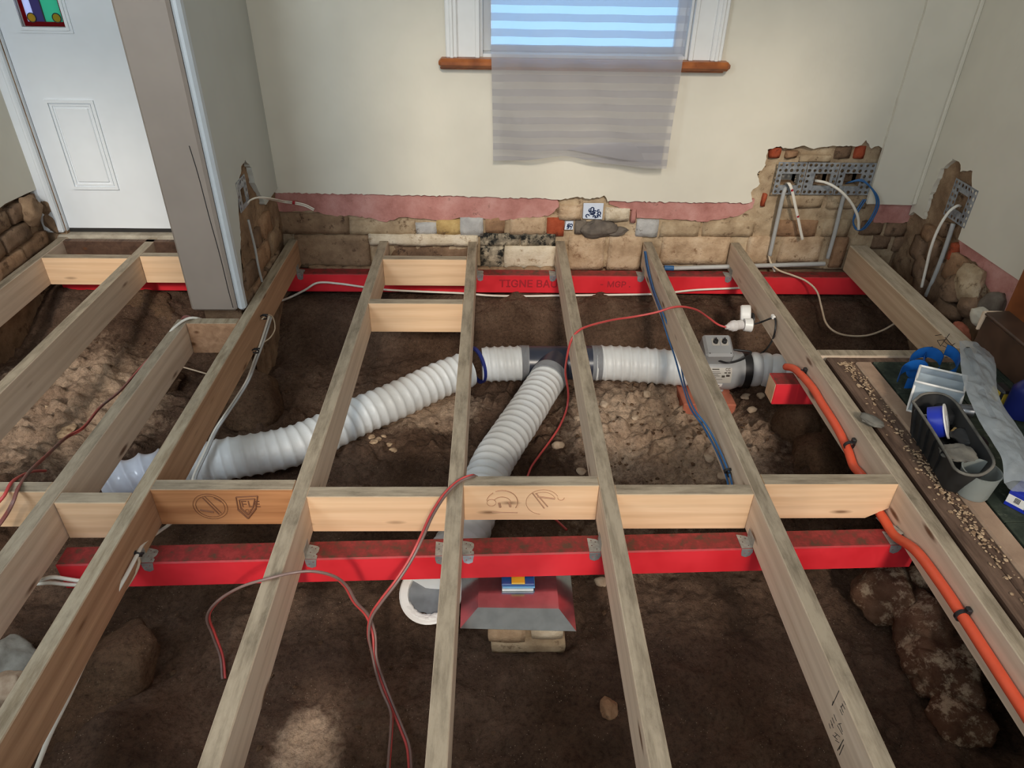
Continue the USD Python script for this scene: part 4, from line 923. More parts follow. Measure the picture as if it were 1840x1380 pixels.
obj('barcode', [wrap(fc[0] - .038, fc[0] - .012, -.34, -.29, .0985, 3, .0008)], 'ink', fan)
obj('foot', [cbox(fc[0] - .06, fc[0] + .03, fc[1] - .05, fc[1] + .05, fc[2] - .101, fc[2] - .08, .006)], 'fan_grey', fan)
obj('flex', cable([at(1291, 648, Z=-.27), at(1310, 652, Z=-.26), at(1335, 645, Z=-.26), at(1350, 633, Z=-.25), at(1335, 630, Z=-.25), at(1318, 628, Z=-.25)], .0045), 'black_plastic', fan, smooth=True)
zb = fc[2] - .102
for k, (px, w_) in enumerate(((1248, .105), (1300, .11))):
    c = at(px, 722, Z=zb)
    obj('brick', cbox(c[0] - w_ / 2, c[0] + w_ / 2, c[1] - .02, c[1] + .20, zb - .075, zb - .0005, .004, .002), 'terracotta', label=('left' if k == 0 else 'right') + ' one of two orange bricks under the grey fan', cat='brick')
# plug and socket of the extension lead
pg = thing('cord_socket', 'white plug and round cord socket joined to the red lead', 'plug', loc=at(1335, 585, Z=-.17))
q0 = at(1304, 588, Z=-.15); q1 = at(1333, 583, Z=-.15); qd = (q1 - q0) / np.linalg.norm(q1 - q0)
obj('socket_body', lathe([(0, 0), (0, .010), (.012, .012), (.018, .018), (.03, .021), (.034, .025), (.05, .026), (.054, .022), (.085, .022), (.085, 0)], q0, qd, 24), 'frosted_plastic', pg)
q2 = at(1344, 577, Z=-.14)
obj('plug_base', lathe([(-.018, 0), (-.018, .029), (.015, .032), (.019, .027), (.019, 0)], at(1344, 584, Z=-.15), (1, -.1, 0), 24), 'white_plastic', pg)
obj('plug_cap', lathe([(-.024, 0), (-.024, .040), (-.018, .044), (.016, .044), (.021, .040), (.021, 0)], at(1340, 565, Z=-.13), (1, -.25, .15), 28), 'white_plastic', pg)
obj('plug_face', lathe([(0, 0), (0, .034), (.007, .034), (.007, 0)], at(1350, 575, Z=-.145), (1, -.1, 0), 24), 'black_plastic', pg)
obj('fan_lead', cable([at(1352, 583, Z=-.14), at(1370, 578, X=1.327), at(1390, 571, X=1.322), at(1394, 582, X=1.318), at(1391, 602, X=1.318), at(1384, 618, Z=-.2), at(1372, 632, Z=-.30), at(1356, 640, Z=-.30)], .0042), 'black_plastic', label='black fan lead clipped to the hearth joist\'s side', cat='cable', smooth=True)
cp = at(1391, 570, X=1.322)
obj('cable_clip', cbox(cp[0] - .012, cp[0] + .003, cp[1] - .012, cp[1] + .012, cp[2] - .006, cp[2] + .01, .003), 'white_plastic', label='small white clip holding the black fan lead', cat='clip')

# ------------------------------------------------------------------ cables on and under the joists
def P(*l):
    """Points (px, py, 'X'|'Y'|'Z', value)."""
    return [at(a_, b_, **{k: v}) for a_, b_, k, v in l]
def cab(name, pts, r, m_, label, flat=1.0, group=None, cat='cable'):
    return obj(name, cable(pts, r, flat), m_, label=label, cat=cat, group=group, smooth=True)
cab('extension_lead', P((1304, 588, 'Z', -.15), (1290, 583, 'Z', -.14), (1272, 570, 'Z', -.10), (1252, 557, 'Z', -.03), (1226, 551, 'Z', .009), (1205, 553, 'Z', .012), (1180, 561, 'Z', -.01), (1140, 569, 'Z', -.03), (1100, 575, 'Z', -.02), (1060, 585, 'Z', .006), (1040, 594, 'Z', .008),
    (1027, 610, 'Z', -.02), (1019, 640, 'Z', -.10), (1016, 670, 'Z', -.22), (1021, 705, 'Z', -.33), (1018, 735, 'Z', -.40), (1006, 765, 'Z', -.42), (990, 790, 'Z', -.43), (968, 820, 'Z', -.43), (952, 845, 'Z', -.43), (947, 880, 'Z', -.43), (990, 925, 'Z', -.42), (1018, 952, 'Z', -.40)), .0048, 'red_cable', 'red extension lead looping over two joists to the white plug')
twin1 = P((862, 862, 'Z', -.16), (858, 858, 'Z', -.07), (850, 855, 'Z', .006), (826, 864, 'Z', .008), (800, 888, 'Z', .012), (776, 925, 'Z', .012), (758, 965, 'Z', .005), (738, 1005, 'Z', -.03), (712, 1045, 'Z', -.07), (685, 1080, 'Z', -.12), (667, 1108, 'Z', -.18), (662, 1140, 'Z', -.24), (668, 1172, 'Z', -.30), (675, 1205, 'Z', -.34), (686, 1240, 'Z', -.38), (702, 1278, 'Z', -.40), (703, 1310, 'Z', -.40), (698, 1380, 'Z', -.40), (696, 1440, 'Z', -.41))
twin2 = P((402, 1220, 'Z', -.43), (398, 1180, 'Z', -.40), (384, 1140, 'Z', -.33), (374, 1108, 'Z', -.24), (392, 1080, 'Z', -.12), (432, 1055, 'Z', -.03), (480, 1040, 'Z', .006), (528, 1029, 'Z', .007), (565, 1027, 'Z', .004), (600, 1036, 'Z', -.03), (622, 1054, 'Z', -.09), (638, 1082, 'Z', -.16), (660, 1106, 'Z', -.22), (672, 1140, 'Z', -.27), (674, 1180, 'Z', -.31), (684, 1215, 'Z', -.36), (702, 1262, 'Z', -.40), (722, 1310, 'Z', -.42), (734, 1345, 'Z', -.43), (738, 1400, 'Z', -.43))
def pair(name, pts, label, ms=('red_cable', 'twin_grey'), r=.0038, d=.0040, seed=1):
    C = spline(pts, .01); T, U, V_ = frames(C)
    s = np.arange(len(C)) * .01
    ph = .6 * np.sin(s * 3 + seed)
    off = U * np.cos(ph)[:, None] * d + V_ * np.sin(ph)[:, None] * d * .7
    t = thing(name, label, 'cable', loc=C[len(C) // 2])
    for sg, m_ in zip((1, -1), ms): obj('conductor', sweep(C + off * sg, r, 8), m_, t, smooth=True)
    return t
pair('twin_cable', twin1, 'red and grey twin cable hanging from the nogging down over the bearer')
pair('twin_cable', twin2, 'red and grey twin cable arching over the joist left of the duct mouth', seed=4)
pair('twin_cable', P((342, 571, 'Z', .004), (330, 570, 'Z', .0), (318, 585, 'Z', -.05), (300, 604, 'Z', -.12), (278, 632, 'Z', -.20), (246, 668, 'Z', -.26), (215, 703, 'Z', -.28), (180, 732, 'Z', -.28), (150, 768, 'Z', -.28), (118, 787, 'Z', -.26), (80, 822, 'Z', -.17), (52, 848, 'Z', -.07), (34, 874, 'Z', .008), (22, 905, 'Z', .004), (4, 935, 'Z', -.05), (-30, 975, 'Z', -.1)), 'long red twin cable following the joist under the jamb to the left edge', ('dark_red_cable', 'dark_red_cable'), seed=2)
cab('red_cable', P((82, 846, 'Z', -.22), (60, 847, 'Z', -.16), (38, 855, 'Z', -.06), (20, 868, 'Z', .004), (8, 890, 'Z', .006), (-5, 905, 'Z', -.01), (-30, 930, 'Z', -.05)), .0048, 'red_cable', 'single red cable crossing the nogging at the left edge')
XJ3 = -.908 + .0225
loose = P((486, 568, 'X', XJ3 + .01), (472, 612, 'X', XJ3 + .012), (458, 650, 'X', XJ3 + .012), (446, 682, 'Z', -.12), (428, 712, 'Z', -.16), (404, 748, 'Z', -.20), (386, 776, 'Z', -.24), (370, 812, 'Z', -.27), (350, 856, 'Z', -.32), (345, 890, 'Z', -.36))
pair('white_cable', loose, 'pair of white cables tied along the brown joist and dropping to the duct', ('white_cable', 'conduit_grey'), .0052, .0055, seed=3)
cab('white_cable', P((470, 574, 'X', XJ3 + .01), (480, 566, 'X', XJ3 + .02), (490, 570, 'X', XJ3 + .03), (494, 590, 'X', XJ3 + .03), (486, 606, 'X', XJ3 + .03), (474, 615, 'X', XJ3 + .02)), .0032, 'cream_cable', 'small loop of cream cable end on the brown joist\'s side')
for (px, py, lb) in ((474, 570, 'upper black cable tie on the white cables at the brown joist'), (459, 631, 'lower black cable tie on the white cables at the brown joist')):
    c = at(px, py, X=XJ3 + .011)
    obj('cable_tie', [lathe([(-.003, .0125), (-.003, .015), (.003, .015), (.003, .0125), (-.003, .0125)], c, (.05, -.9, -.45), 20), cbox(c[0] - .004, c[0] + .02, c[1] - .003, c[1] + .003, c[2] + .010, c[2] + .015, .001)], 'black_plastic', label=lb, cat='cable tie')
cab('white_cable', P((318, 930, 'Z', -.24), (302, 944, 'Z', -.20), (282, 958, 'Z', -.15), (258, 976, 'Z', -.11), (247, 996, 'Z', -.09), (228, 1032, 'Z', -.09), (212, 1060, 'Z', -.11), (197, 1090, 'Z', -.13), (176, 1145, 'Z', -.15), (150, 1195, 'Z', -.17), (122, 1255, 'Z', -.18), (90, 1320, 'Z', -.19), (66, 1380, 'Z', -.20), (40, 1450, 'Z', -.2)), .0062, 'white_cable', 'white cable running down the left foreground beside the brown joist', flat=.75)
cab('white_cable', P((246, 992, 'Z', -.10), (250, 1010, 'Z', -.12), (243, 1030, 'Z', -.14), (232, 1048, 'Z', -.15), (222, 1062, 'Z', -.16), (205, 1085, 'Z', -.18)), .0045, 'cream_cable', 'short cream cable bowing away under the black tie in the left foreground')
c = at(248, 996, Z=-.095)
obj('cable_tie', [lathe([(-.004, .008), (-.004, .0125), (.004, .0125), (.004, .008), (-.004, .008)], c, (-.15, -.75, -.4), 20), cbox(c[0] - .03, c[0] - .004, c[1] - .006, c[1] + .006, c[2] + .004, c[2] + .012, .002), cbox(c[0] + .006, c[0] + .018, c[1] - .003, c[1] + .003, c[2] + .002, c[2] + .006, .001)], 'black_plastic', label='black cable tie on the white cables above the foreground bearer', cat='cable tie')
for k, dz in enumerate((0, 10)):
    cab('white_cable', P((66, 1044 + dz * .5, 'Y', 1.405), (92, 1037 + dz, 'Y', 1.39), (118, 1040 + dz, 'Y', 1.39), (145, 1044 + dz * .7, 'Y', 1.39), (175, 1046 + dz * .5, 'Y', 1.40)), .0058, 'white_cable', ('upper' if k == 0 else 'lower') + ' white cable wrapped across the left end of the foreground bearer')
cab('white_cable', P((506, 540, 'Z', -.24), (522, 534, 'Y', 3.31), (548, 521, 'Y', 3.315), (572, 508, 'Y', 3.32), (612, 510, 'Y', 3.322), (655, 516, 'Y', 3.322), (700, 521, 'Y', 3.322), (760, 524, 'Y', 3.322), (832, 527, 'Y', 3.322), (880, 531, 'Y', 3.322), (940, 532, 'Y', 3.322), (1010, 531, 'Y', 3.322), (1090, 530, 'Y', 3.322), (1180, 528, 'Y', 3.322), (1250, 521, 'Y', 3.322), (1330, 517, 'Y', 3.322), (1372, 510, 'Y', 3.33), (1392, 494, 'Y', 3.40), (1384, 470, 'Y', 3.425)), .0058, 'white_cable', 'white cable strung along the face of the rear red bearer')
cab('white_cable', P((1381, 458, 'Y', 3.425), (1386, 474, 'Y', 3.41), (1400, 486, 'Y', 3.38), (1425, 495, 'Y', 3.33), (1450, 506, 'Y', 3.29), (1468, 524, 'Y', 3.25), (1476, 552, 'Z', -.25), (1484, 580, 'Z', -.29), (1500, 596, 'Z', -.32), (1524, 603, 'Z', -.34), (1556, 603, 'Z', -.33), (1585, 594, 'Z', -.30), (1610, 580, 'Z', -.25)), .0052, 'cream_cable', 'cream cable dropping from the grey conduit into a big loop on the soil')
cab('white_cable', P((252, 690, 'Z', -.33), (290, 650, 'Z', -.30), (330, 660, 'Z', -.30), (372, 672, 'Z', -.31)), .0036, 'cream_cable', 'thin cream cable crossing between the two close joists on the left')
cab('white_cable', P((296, 612, 'Z', -.02), (310, 592, 'Z', .0), (330, 576, 'Z', .008), (346, 571, 'Z', .008), (362, 574, 'Z', -.015), (378, 580, 'Z', -.06)), .0056, 'white_cable', 'white cable hooking over the joist below the cream jamb')
XB = .9 - .0225
for k, (o_, lb) in enumerate(((0, 'left'), (7, 'right'))):
    cab('blue_cable', P((1158 + o_ * .3, 452, 'X', XB - .008), (1162 + o_ * .4, 480, 'X', XB - .008), (1172 + o_ * .4, 520, 'X', XB - .008), (1186 + o_ * .6, 560, 'X', XB - .008 - .004 * k), (1198 + o_ * 1.2, 600, 'Z', -.13), (1212 + o_ * 1.2, 640, 'Z', -.16 - .01 * k), (1226 + o_ * .6, 690, 'Z', -.19), (1240 + o_ * .8, 732, 'X', XB - .05), (1262 + o_, 764, 'X', XB - .028), (1280 + o_, 796, 'X', XB - .014), (1296 + o_ * .9, 830, 'X', XB - .009), (1306 + o_, 860, 'X', XB - .009), (1312 + o_, 892, 'X', XB - .009)), .0036, 'blue_cable', f'{lb} one of the two blue cables along the joist\'s side')
c = at(1308, 846, X=XB - .009)
obj('cable_tie', [lathe([(-.004, .010), (-.004, .014), (.004, .014), (.004, .010), (-.004, .010)], c, (.1, -.9, -.4), 20), cbox(c[0] - .004, c[0] + .006, c[1] - .02, c[1] - .004, c[2] - .012, c[2] + .004, .002)], 'black_plastic', label='black clip holding the blue cables to the joist', cat='cable tie')
XO = 1.3505 - .0225 - .017
oc = thing('orange_conduit', 'thick orange conduit fixed along the hearth joist', 'conduit', loc=at(1500, 765, X=XO))
OP = P((1412, 659, 'X', XO - .02), (1426, 662, 'X', XO - .012), (1442, 676, 'X', XO - .006), (1462, 700, 'X', XO), (1476, 724, 'X', XO), (1494, 752, 'X', XO), (1510, 780, 'X', XO), (1524, 810, 'X', XO), (1534, 838, 'X', XO), (1646, 990, 'X', XO), (1690, 1048, 'X', XO), (1730, 1108, 'X', XO), (1770, 1170, 'X', XO), (1810, 1232, 'X', XO), (1860, 1310, 'X', XO), (1900, 1380, 'X', XO))
OP[9:9] = [np.array([XO, 1.74, -.100]), np.array([XO, 1.64, -.122]), np.array([XO, 1.57, -.124]), np.array([XO, 1.50, -.120])]
obj('pipe', sweep(spline(OP, .012), .0145, 16), 'orange_conduit', oc, smooth=True)
for px, py in ((1440, 672), (1526, 800), (1728, 1106)):
    c = at(px, py, X=XO)
    k = min(range(len(OP) - 1), key=lambda i: np.linalg.norm(OP[i] - c)); dr = OP[min(k + 1, len(OP) - 1)] - OP[max(k - 1, 0)]
    obj('clip', [lathe([(-.005, .0147), (-.005, .0185), (.005, .0185), (.005, .0147), (-.005, .0147)], c, dr, 24), cbox(c[0] + .004, c[0] + .017, c[1] - .009, c[1] + .009, c[2] + .012, c[2] + .028, .003)], 'black_plastic', oc)

# ------------------------------------------------------------------ electrical points on the walls
def perforated(x0, x1, z0, z1, windows, seed):
    """Ring list of a perforated mounting plate in its own plane."""
    rings = [rectring(x0, x1, z0, z1)] + [rectring(*w_) for w_ in windows]
    r7 = np.random.default_rng(seed)
    nx_, nz2 = int((x1 - x0) / .025), int((z1 - z0) / .025)
    for i in range(nx_):
        for j in range(nz2):
            cx, cz = x0 + (i + .5) * (x1 - x0) / nx_ + r7.uniform(-.001, .001), z0 + (j + .5) * (z1 - z0) / nz2
            if all(not (a0 - .008 < cx < a1 + .008 and b0 - .008 < cz < b1 + .008) for a0, a1, b0, b1 in windows): rings.append(circ(cx, cz, .0078 + r7.uniform(-.0012, .0012), 10))
    return rings
mp_ = thing('mounting_plate', 'galvanised triple mounting plate with cable openings on the rear wall', 'electrical plate', loc=(1.72, 3.44, .27))
wins = [(1.505, 1.592, .308, .364), (1.668, 1.745, .308, .366), (1.815, 1.895, .306, .368)]
for k, (xa, xb) in enumerate(((1.478, 1.618), (1.622, 1.778), (1.782, 1.955))):
    obj('plate', plate(perforated(xa, xb, .262, .420, [wins[k]], 3 + k), 'y', 3.428, 3.4305), 'galvanised_lath', mp_, smooth=False)
    x0, x1, z0, z1 = wins[k]
    obj('box_recess', [cbox(x0 - .002, x1 + .002, 3.512, 3.516, z0 - .002, z1 + .002, .0004), cbox(x0 - .004, x0, 3.433, 3.512, z0, z1, .0004), cbox(x1, x1 + .004, 3.433, 3.512, z0, z1, .0004)], 'mortar_brown' if k else 'galvanised_dull', mp_)
YP = 3.41
lc = thing('white_cable', 'white cable with red tape bands hanging from the first opening of the triple plate', 'cable', loc=at(1430, 380, Y=YP))
L_ = P((1412, 330, 'Y', 3.47), (1418, 330, 'Y', YP), (1423, 342, 'Y', YP - .01), (1428, 365, 'Y', YP - .012), (1434, 392, 'Y', YP - .01), (1438, 412, 'Y', YP - .008), (1442, 430, 'Y', YP - .006))
obj('sheath', cable(L_, .0085, .6), 'white_cable', lc, smooth=True)
Lc_ = spline(L_, .004)
for px, py in ((1424, 341), (1434, 388)):
    k = int(np.argmin([np.linalg.norm(at(px, py, Y=q_[1]) - q_) for q_ in Lc_]))
    obj('tape_band', sweep(Lc_[k - 1:k + 2], .0094, 10, True, .72), 'red_tape', lc, smooth=30)
cab('white_cable', P((1464, 325, 'Y', 3.47), (1468, 325, 'Y', 3.42), (1486, 329, 'Y', 3.39), (1506, 340, 'Y', 3.36), (1522, 355, 'Y', 3.35), (1534, 372, 'Y', 3.35), (1542, 392, 'Y', 3.35), (1543, 412, 'Y', 3.355)), .0068, 'white_cable', 'white cable bowing out of the middle opening of the triple plate')
for k in range(2):
    o_ = 4 * k
    cab('blue_cable', P((1520, 330, 'Y', 3.47), (1528, 327, 'Y', 3.42), (1548, 325 - o_ * .5, 'Y', 3.40), (1564, 336, 'Y', 3.385), (1574 + o_ * .8, 354, 'Y', 3.38), (1574 + o_, 372, 'Y', 3.38), (1562 + o_, 396, 'Y', 3.385), (1548 + o_, 412, 'Y', 3.40), (1538 + o_ * .5, 412, 'Y', 3.41), (1533, 398, 'Y', 3.42), (1538 + o_, 380, 'Y', 3.425), (1552 + o_, 358, 'Y', 3.43)), .0042, 'blue_cable', ('inner' if k == 0 else 'outer') + ' blue cable looping out of the right opening of the triple plate')
def conduit(pts, label, r=.0105, m_='conduit_grey'): return cab('conduit', P(*pts), r, m_, label, cat='conduit')
conduit([(1414, 333, 'Y', 3.462), (1411, 338, 'Y', 3.432), (1406, 355, 'Y', 3.425), (1396, 400, 'Y', 3.425), (1383, 459, 'Y', 3.425)], 'left upright grey conduit below the triple plate')
conduit([(1518, 346, 'Y', 3.432), (1511, 372, 'Y', 3.428), (1500, 418, 'Y', 3.428), (1487, 464, 'Y', 3.428)], 'right upright grey conduit below the triple plate')
hc = thing('conduit', 'horizontal grey conduit lying on the rear bearer with a blue coupling', 'conduit', loc=at(1340, 480, Y=3.40))
obj('pipe', rod(at(1208, 482, Y=3.405), at(1482, 474, Y=3.41), .0115, 16), 'conduit_grey', hc, smooth=True)
obj('coupling', rod(at(1193, 481, Y=3.404), at(1210, 482, Y=3.405), .0135, 16), 'blue_cable', hc, smooth=30, label='blue coupling')
npl = thing('mounting_plate', 'small perforated mounting plate on the nib wall left of the rear corner', 'electrical plate', loc=(XN, 2.95, .37))
obj('plate', plate(perforated(2.885, 3.01, .345, .470, [(2.925, 2.975, .365, .43)], 9), 'x', XN - .002, XN + .001), 'galvanised_lath', npl, smooth=False)
pair('white_cable', P((444, 366, 'X', XN - .005), (449, 360, 'X', XN + .01), (464, 355, 'X', XN + .03), (484, 357, 'X', XN + .055), (508, 362, 'Y', 3.40), (530, 365, 'Y', 3.40), (548, 369, 'Y', 3.405), (564, 377, 'Y', 3.41)), 'thin white cable pair reaching from the nib wall plate along the pink band', ('white_cable', 'white_cable'), .0036, .0040, seed=5)
c = at(528, 364, Y=3.40)
obj('tape_band', lathe([(-.006, .004), (-.006, .0085), (.006, .0085), (.006, .004)], c, (1, 0, -.15), 16), 'red_tape', label='red tape band on the thin white cable pair', cat='tape')
cab('conduit', P((446, 395, 'X', XN + .012), (452, 420, 'X', XN + .012), (458, 445, 'X', XN + .012), (464, 478, 'X', XN + .012), (471, 506, 'X', XN + .012)), .0055, 'conduit_grey', 'thin grey conduit down the broken nib wall', cat='conduit')
rpl = thing('mounting_plate', 'perforated single mounting plate on the right wall', 'electrical plate', loc=(XR, 3.08, .36))
obj('plate', plate(perforated(2.985, 3.165, .265, .435, [(3.035, 3.115, .315, .39)], 12), 'x', XR - .001, XR + .0015), 'galvanised_lath', rpl, smooth=False)
cab('white_cable', P((1726, 371, 'X', XR + .01), (1720, 370, 'X', XR - .02), (1706, 380, 'X', XR - .05), (1692, 400, 'X', XR - .07), (1680, 425, 'X', XR - .08), (1671, 452, 'X', XR - .08), (1664, 482, 'X', XR - .07), (1656, 516, 'X', XR - .06)), .0066, 'white_cable', 'stiff white cable curving down from the right wall\'s plate')
cab('conduit', P((1713, 402, 'X', XR - .012), (1702, 436, 'X', XR - .012), (1690, 470, 'X', XR - .014), (1676, 505, 'X', XR - .015), (1664, 532, 'X', XR - .015)), .0105, 'conduit_grey', 'grey conduit down the broken foot of the right wall', cat='conduit')

# ------------------------------------------------------------------ the sheet hung over the window
bl = thing('hanging_sheet', 'thin striped grey sheet hung over the window and below its sill', 'blind', loc=(.51, 3.36, .40))
def sheet_pt(u, z):
    """u 0..1 across, z height."""
    xl, xr = .098 + .006 * math.sin(z * 4), .918 + .012 * sstep(.55, .9, z)
    x = xl + (xr - xl) * u
    low = .428 + .035 * math.exp(-((u - .40) / .2) ** 2) - .02 * u
    y = 3.358 + .010 * math.sin(u * 9 + z * 5) * sstep(.9, .5, z) + .006 * math.sin(u * 21 + z * 13) + .012 * sstep(.8, .4, z) * math.sin(u * 3.1 + 1)
    return x, y, low
def strip(z0, z1, nu=60, nz=4):
    V = []
    for i in range(nz + 1):
        for k in range(nu + 1):
            u = k / nu; z = z0 + (z1 - z0) * i / nz
            x, y, low = sheet_pt(u, z)
            V.append((x, y, max(z, low)))
    V = np.array(V)
    i, j = np.meshgrid(np.arange(nz), np.arange(nu), indexing='ij')
    a_ = i * (nu + 1) + j
    q = np.stack([a_, a_ + 1, a_ + nu + 2, a_ + nu + 1], -1).reshape(-1, 4)
    f = np.vstack([q[:, [0, 1, 2]], q[:, [0, 2, 3]]])
    A_ = np.linalg.norm(np.cross(V[f[:, 1]] - V[f[:, 0]], V[f[:, 2]] - V[f[:, 0]]), axis=1)
    return V, f[A_ > 1e-9]
pitch, zt = .062, 1.62
z = zt; k = 0
while z > .405:
    h = .030
    obj('dense_band' if k % 2 else 'sheer_band', strip(max(z - h, .40), z), 'blind_dense' if k % 2 else 'blind_sheer', bl, smooth=True)
    z -= h; k += 1
fold = P((1018, 268, 'Y', 3.352), (1060, 276, 'Y', 3.345), (1120, 287, 'Y', 3.343), (1187, 296, 'Y', 3.343), (1193, 262, 'Y', 3.348), (1150, 256, 'Y', 3.348), (1080, 256, 'Y', 3.348))
fv = np.array(fold); fcn = fv.mean(0)
ff = np.array([(7, i, (i + 1) % 7) for i in range(7)])
obj('turned_up_corner', (np.vstack([fv, fcn + [0, -.008, 0]]), ff), 'blind_dense', bl, smooth=True)

# ------------------------------------------------------------------ stones, rubble and litter on the soil
def stone(px, py, z, s, m_, label, seed, rough=.3, rot=0, cat='stone', group=None, sub=3):
    c = at(px, py, Z=z)
    return obj('stone', rock(c, s, seed, rough, sub, rot=rot), m_, label=label, cat=cat, group=group, smooth=40)
stone(455, 715, -.40, (.13, .17, .13), 'rubble_rock', 'big squarish brown footing stone between the brown joist and the long duct', 3)
stone(270, 560, -.32, (.16, .11, .10), 'rubble_rock', 'flat brown stone in the hall soil left of the cream jamb', 7)
stone(285, 690, -.42, (.12, .12, .08), 'rubble_rock', 'low brown stone behind the two close joists', 9)
stone(1430, 775, -.43, (.09, .12, .12), 'rubble_rock', 'upright brown boulder under the orange conduit, hind one', 12, .2)
stone(1475, 830, -.44, (.13, .12, .10), 'rubble_rock', 'round brown boulder under the orange conduit, front one', 14, .18)
stone(1600, 1062, -.36, (.10, .09, .10), 'lime_rock', 'whitish broken stone right under the end of the foreground bearer', 17)
stone(1660, 1045, -.33, (.07, .06, .06), 'lime_rock', 'smaller whitish stone right of the bearer\'s end stone', 18)
for k, (px, py, z, s, lb) in enumerate([(1660, 1115, -.37, (.10, .10, .09), 'upper limy rock of the ridge in the right foreground'), (1680, 1170, -.40, (.11, .10, .08), 'second limy rock down the ridge in the right foreground'), (1700, 1215, -.42, (.11, .10, .08), 'third limy rock down the ridge in the right foreground'), (1730, 1290, -.45, (.08, .09, .06), 'lowest limy rock of the ridge in the right foreground')]):
    stone(px, py, z, s, 'lime_rock', lb, 21 + k, .42)
stone(22, 1186, -.405, (.082, .066, .066), 'grey_stone', 'rounded grey stone at the left edge', 31)
stone(10, 1240, -.41, (.066, .055, .055), 'pale_stone', 'whitish stone with a yellow crust at the left edge', 33)
stone(225, 1190, -.40, (.10, .13, .09), 'rubble_rock', 'earthy boulder with a cracked edge right of the white cable in the left foreground', 36, .25)
stone(150, 1300, -.42, (.12, .15, .07), 'rubble_rock', 'grey-brown boulder at the lower left between the joist and the white cable', 38, .3)
stone(1093, 1272, -.45, (.025, .033, .022), 'brick_brown', 'small orange-brown brick bat on the soil left of the print-marked joist', 41)
first = None
spots = [(1162, 711), (1086, 727), (1104, 758), (1140, 757), (1184, 762), (1040, 756), (1002, 806), (1044, 848), (1275, 813), (1297, 857), (1268, 598), (1298, 600), (1322, 600), (1355, 598), (668, 784), (680, 790), (690, 784), (672, 796), (700, 800), (706, 806), (1340, 715), (1365, 722), (1350, 740), (1080, 1048), (1545, 608), (120, 775), (85, 733)]
names = ['pale stone chip ' + s for s in ('below the middle of the fan duct', 'by the tee joist, under the fan duct', 'a little below the tee joist\'s shadow', 'centre of the lit soil', 'right in the lit soil left of the blue cables', 'hidden edge at the tee joist', 'beside the sloping duct\'s lower half', 'just behind the stamped nogging', 'left of the blue cables, lower half', 'at the lower end of the blue cables', 'left of the fan\'s control box, upper', 'second left behind the control box', 'below the white plug', 'right of the white plug', 'largest of the cluster under the long duct', 'second of the cluster under the long duct', 'third of the cluster under the long duct', 'lower left of the cluster under the long duct', 'lower right of the cluster under the long duct', 'rightmost of the cluster under the long duct', 'right below the grey fan', 'between fan bricks and red stub', 'lowest below the grey fan', 'under the foreground bearer, right of the ant cap', 'inside the big cream cable loop', 'flat plank-like flake in the hall soil', 'long splinter in the hall soil')]
for k, ((px, py), lb) in enumerate(zip(spots, names)):
    r8 = np.random.default_rng(100 + k)
    z0 = -.42
    for _ in range(6):
        c = at(px, py, Z=z0); z0 = float(ground(c[0], c[1]))
    s = np.array([.020, .016, .010]) * r8.uniform(.8, 1.35)
    if 14 <= k < 20: s = s * [.7, .7, .5]
    if k == 25: s = np.array([.05, .03, .008])
    if k == 26: s = np.array([.05, .010, .006])
    obj('stone_chip', rock((c[0], c[1], z0 + s[2] * .4), s, k, .35, 2, rot=r8.uniform(0, 3)), 'shavings' if k >= 25 or 14 <= k < 20 else 'pale_stone', label=lb, cat='stone chip', group='pale chips on the soil', smooth=40)
r9 = np.random.default_rng(77)
crumbs = []
for k in range(420):
    x, y = r9.uniform(-2.0, 1.9), r9.uniform(.7, 3.2)
    if k > 150: x, y = r9.uniform(.25, 1.4), r9.uniform(1.8, 2.95)
    s = r9.uniform(.004, .012)
    m = trimesh.creation.icosphere(0, 1.0); v = np.array(m.vertices) * r9.uniform(.6, 1.3, (12, 1)) * [s, s * r9.uniform(.5, 1.2), s * .6]
    crumbs.append((v + [x, y, float(ground(x, y)) + s * .3], np.array(m.faces)))
obj('soil_crumbs', crumbs, 'rubble_rock', flo, label='scattered small crumbs and gravel', kind='stuff', smooth=False)

# ------------------------------------------------------------------ hearth on the right and what lies on it
he = thing('hearth', 'tiled hearth slab with a dusty brown timber border on the right', 'hearth', loc=(1.9, 1.5, -.14))
obj('border', bar((1.414, .5, .004), (1.414, 2.318, .004), .056, .15, .004), 'hearth_wood', he, label='dark timber border board')
obj('border', bar((1.464, .5, .001), (1.464, 2.30, .001), .036, .12, .004), 'hearth_wood', he)
obj('border', bar((1.398, 2.30, .003), (2.19, 2.30, .003), .036, .14, .004), 'hearth_wood', he)
obj('dust_strip', cbox(1.482, 1.545, .5, 2.282, -.12, .008, .006), 'dust_strip', he, label='smooth tan mortar strip inside the border')
obj('bed', cbox(1.545, 2.19, .5, 2.282, -.12, -.004, .002), 'mortar_grey', he)
for i in range(3):
    for j in range(8):
        x0, y0 = 1.548 + i * .2145, .58 + j * .2125
        obj('tile', cbox(x0, x0 + .2115, y0, y0 + .2095, -.003, .0085 + .0008 * ((i + j) % 2), .0015), 'green_tile', he)
r10 = np.random.default_rng(12)
dust = []
for k in range(900):
    x, y = r10.normal(1.447, .016), r10.uniform(.9, 2.28)
    dens = .5 + .5 * math.sin(y * 9)
    if r10.random() > dens + .35: continue
    s = r10.uniform(.0012, .0040)
    m = trimesh.creation.icosphere(0, 1.0); v = np.array(m.vertices) * [s * r10.uniform(.8, 2.2), s * r10.uniform(.8, 2.2), s * .6]
    dust.append((v + [x, y, .0055 + s * .3], np.array(m.faces)))
obj('sawdust', dust, 'shavings', label='shavings and grit scattered along the hearth border', cat='sawdust', kind='stuff', smooth=False)
ms = thing('fire_surround', 'brown timber fire surround standing at the right edge', 'fireplace surround', loc=(2.12, 1.9, 0))
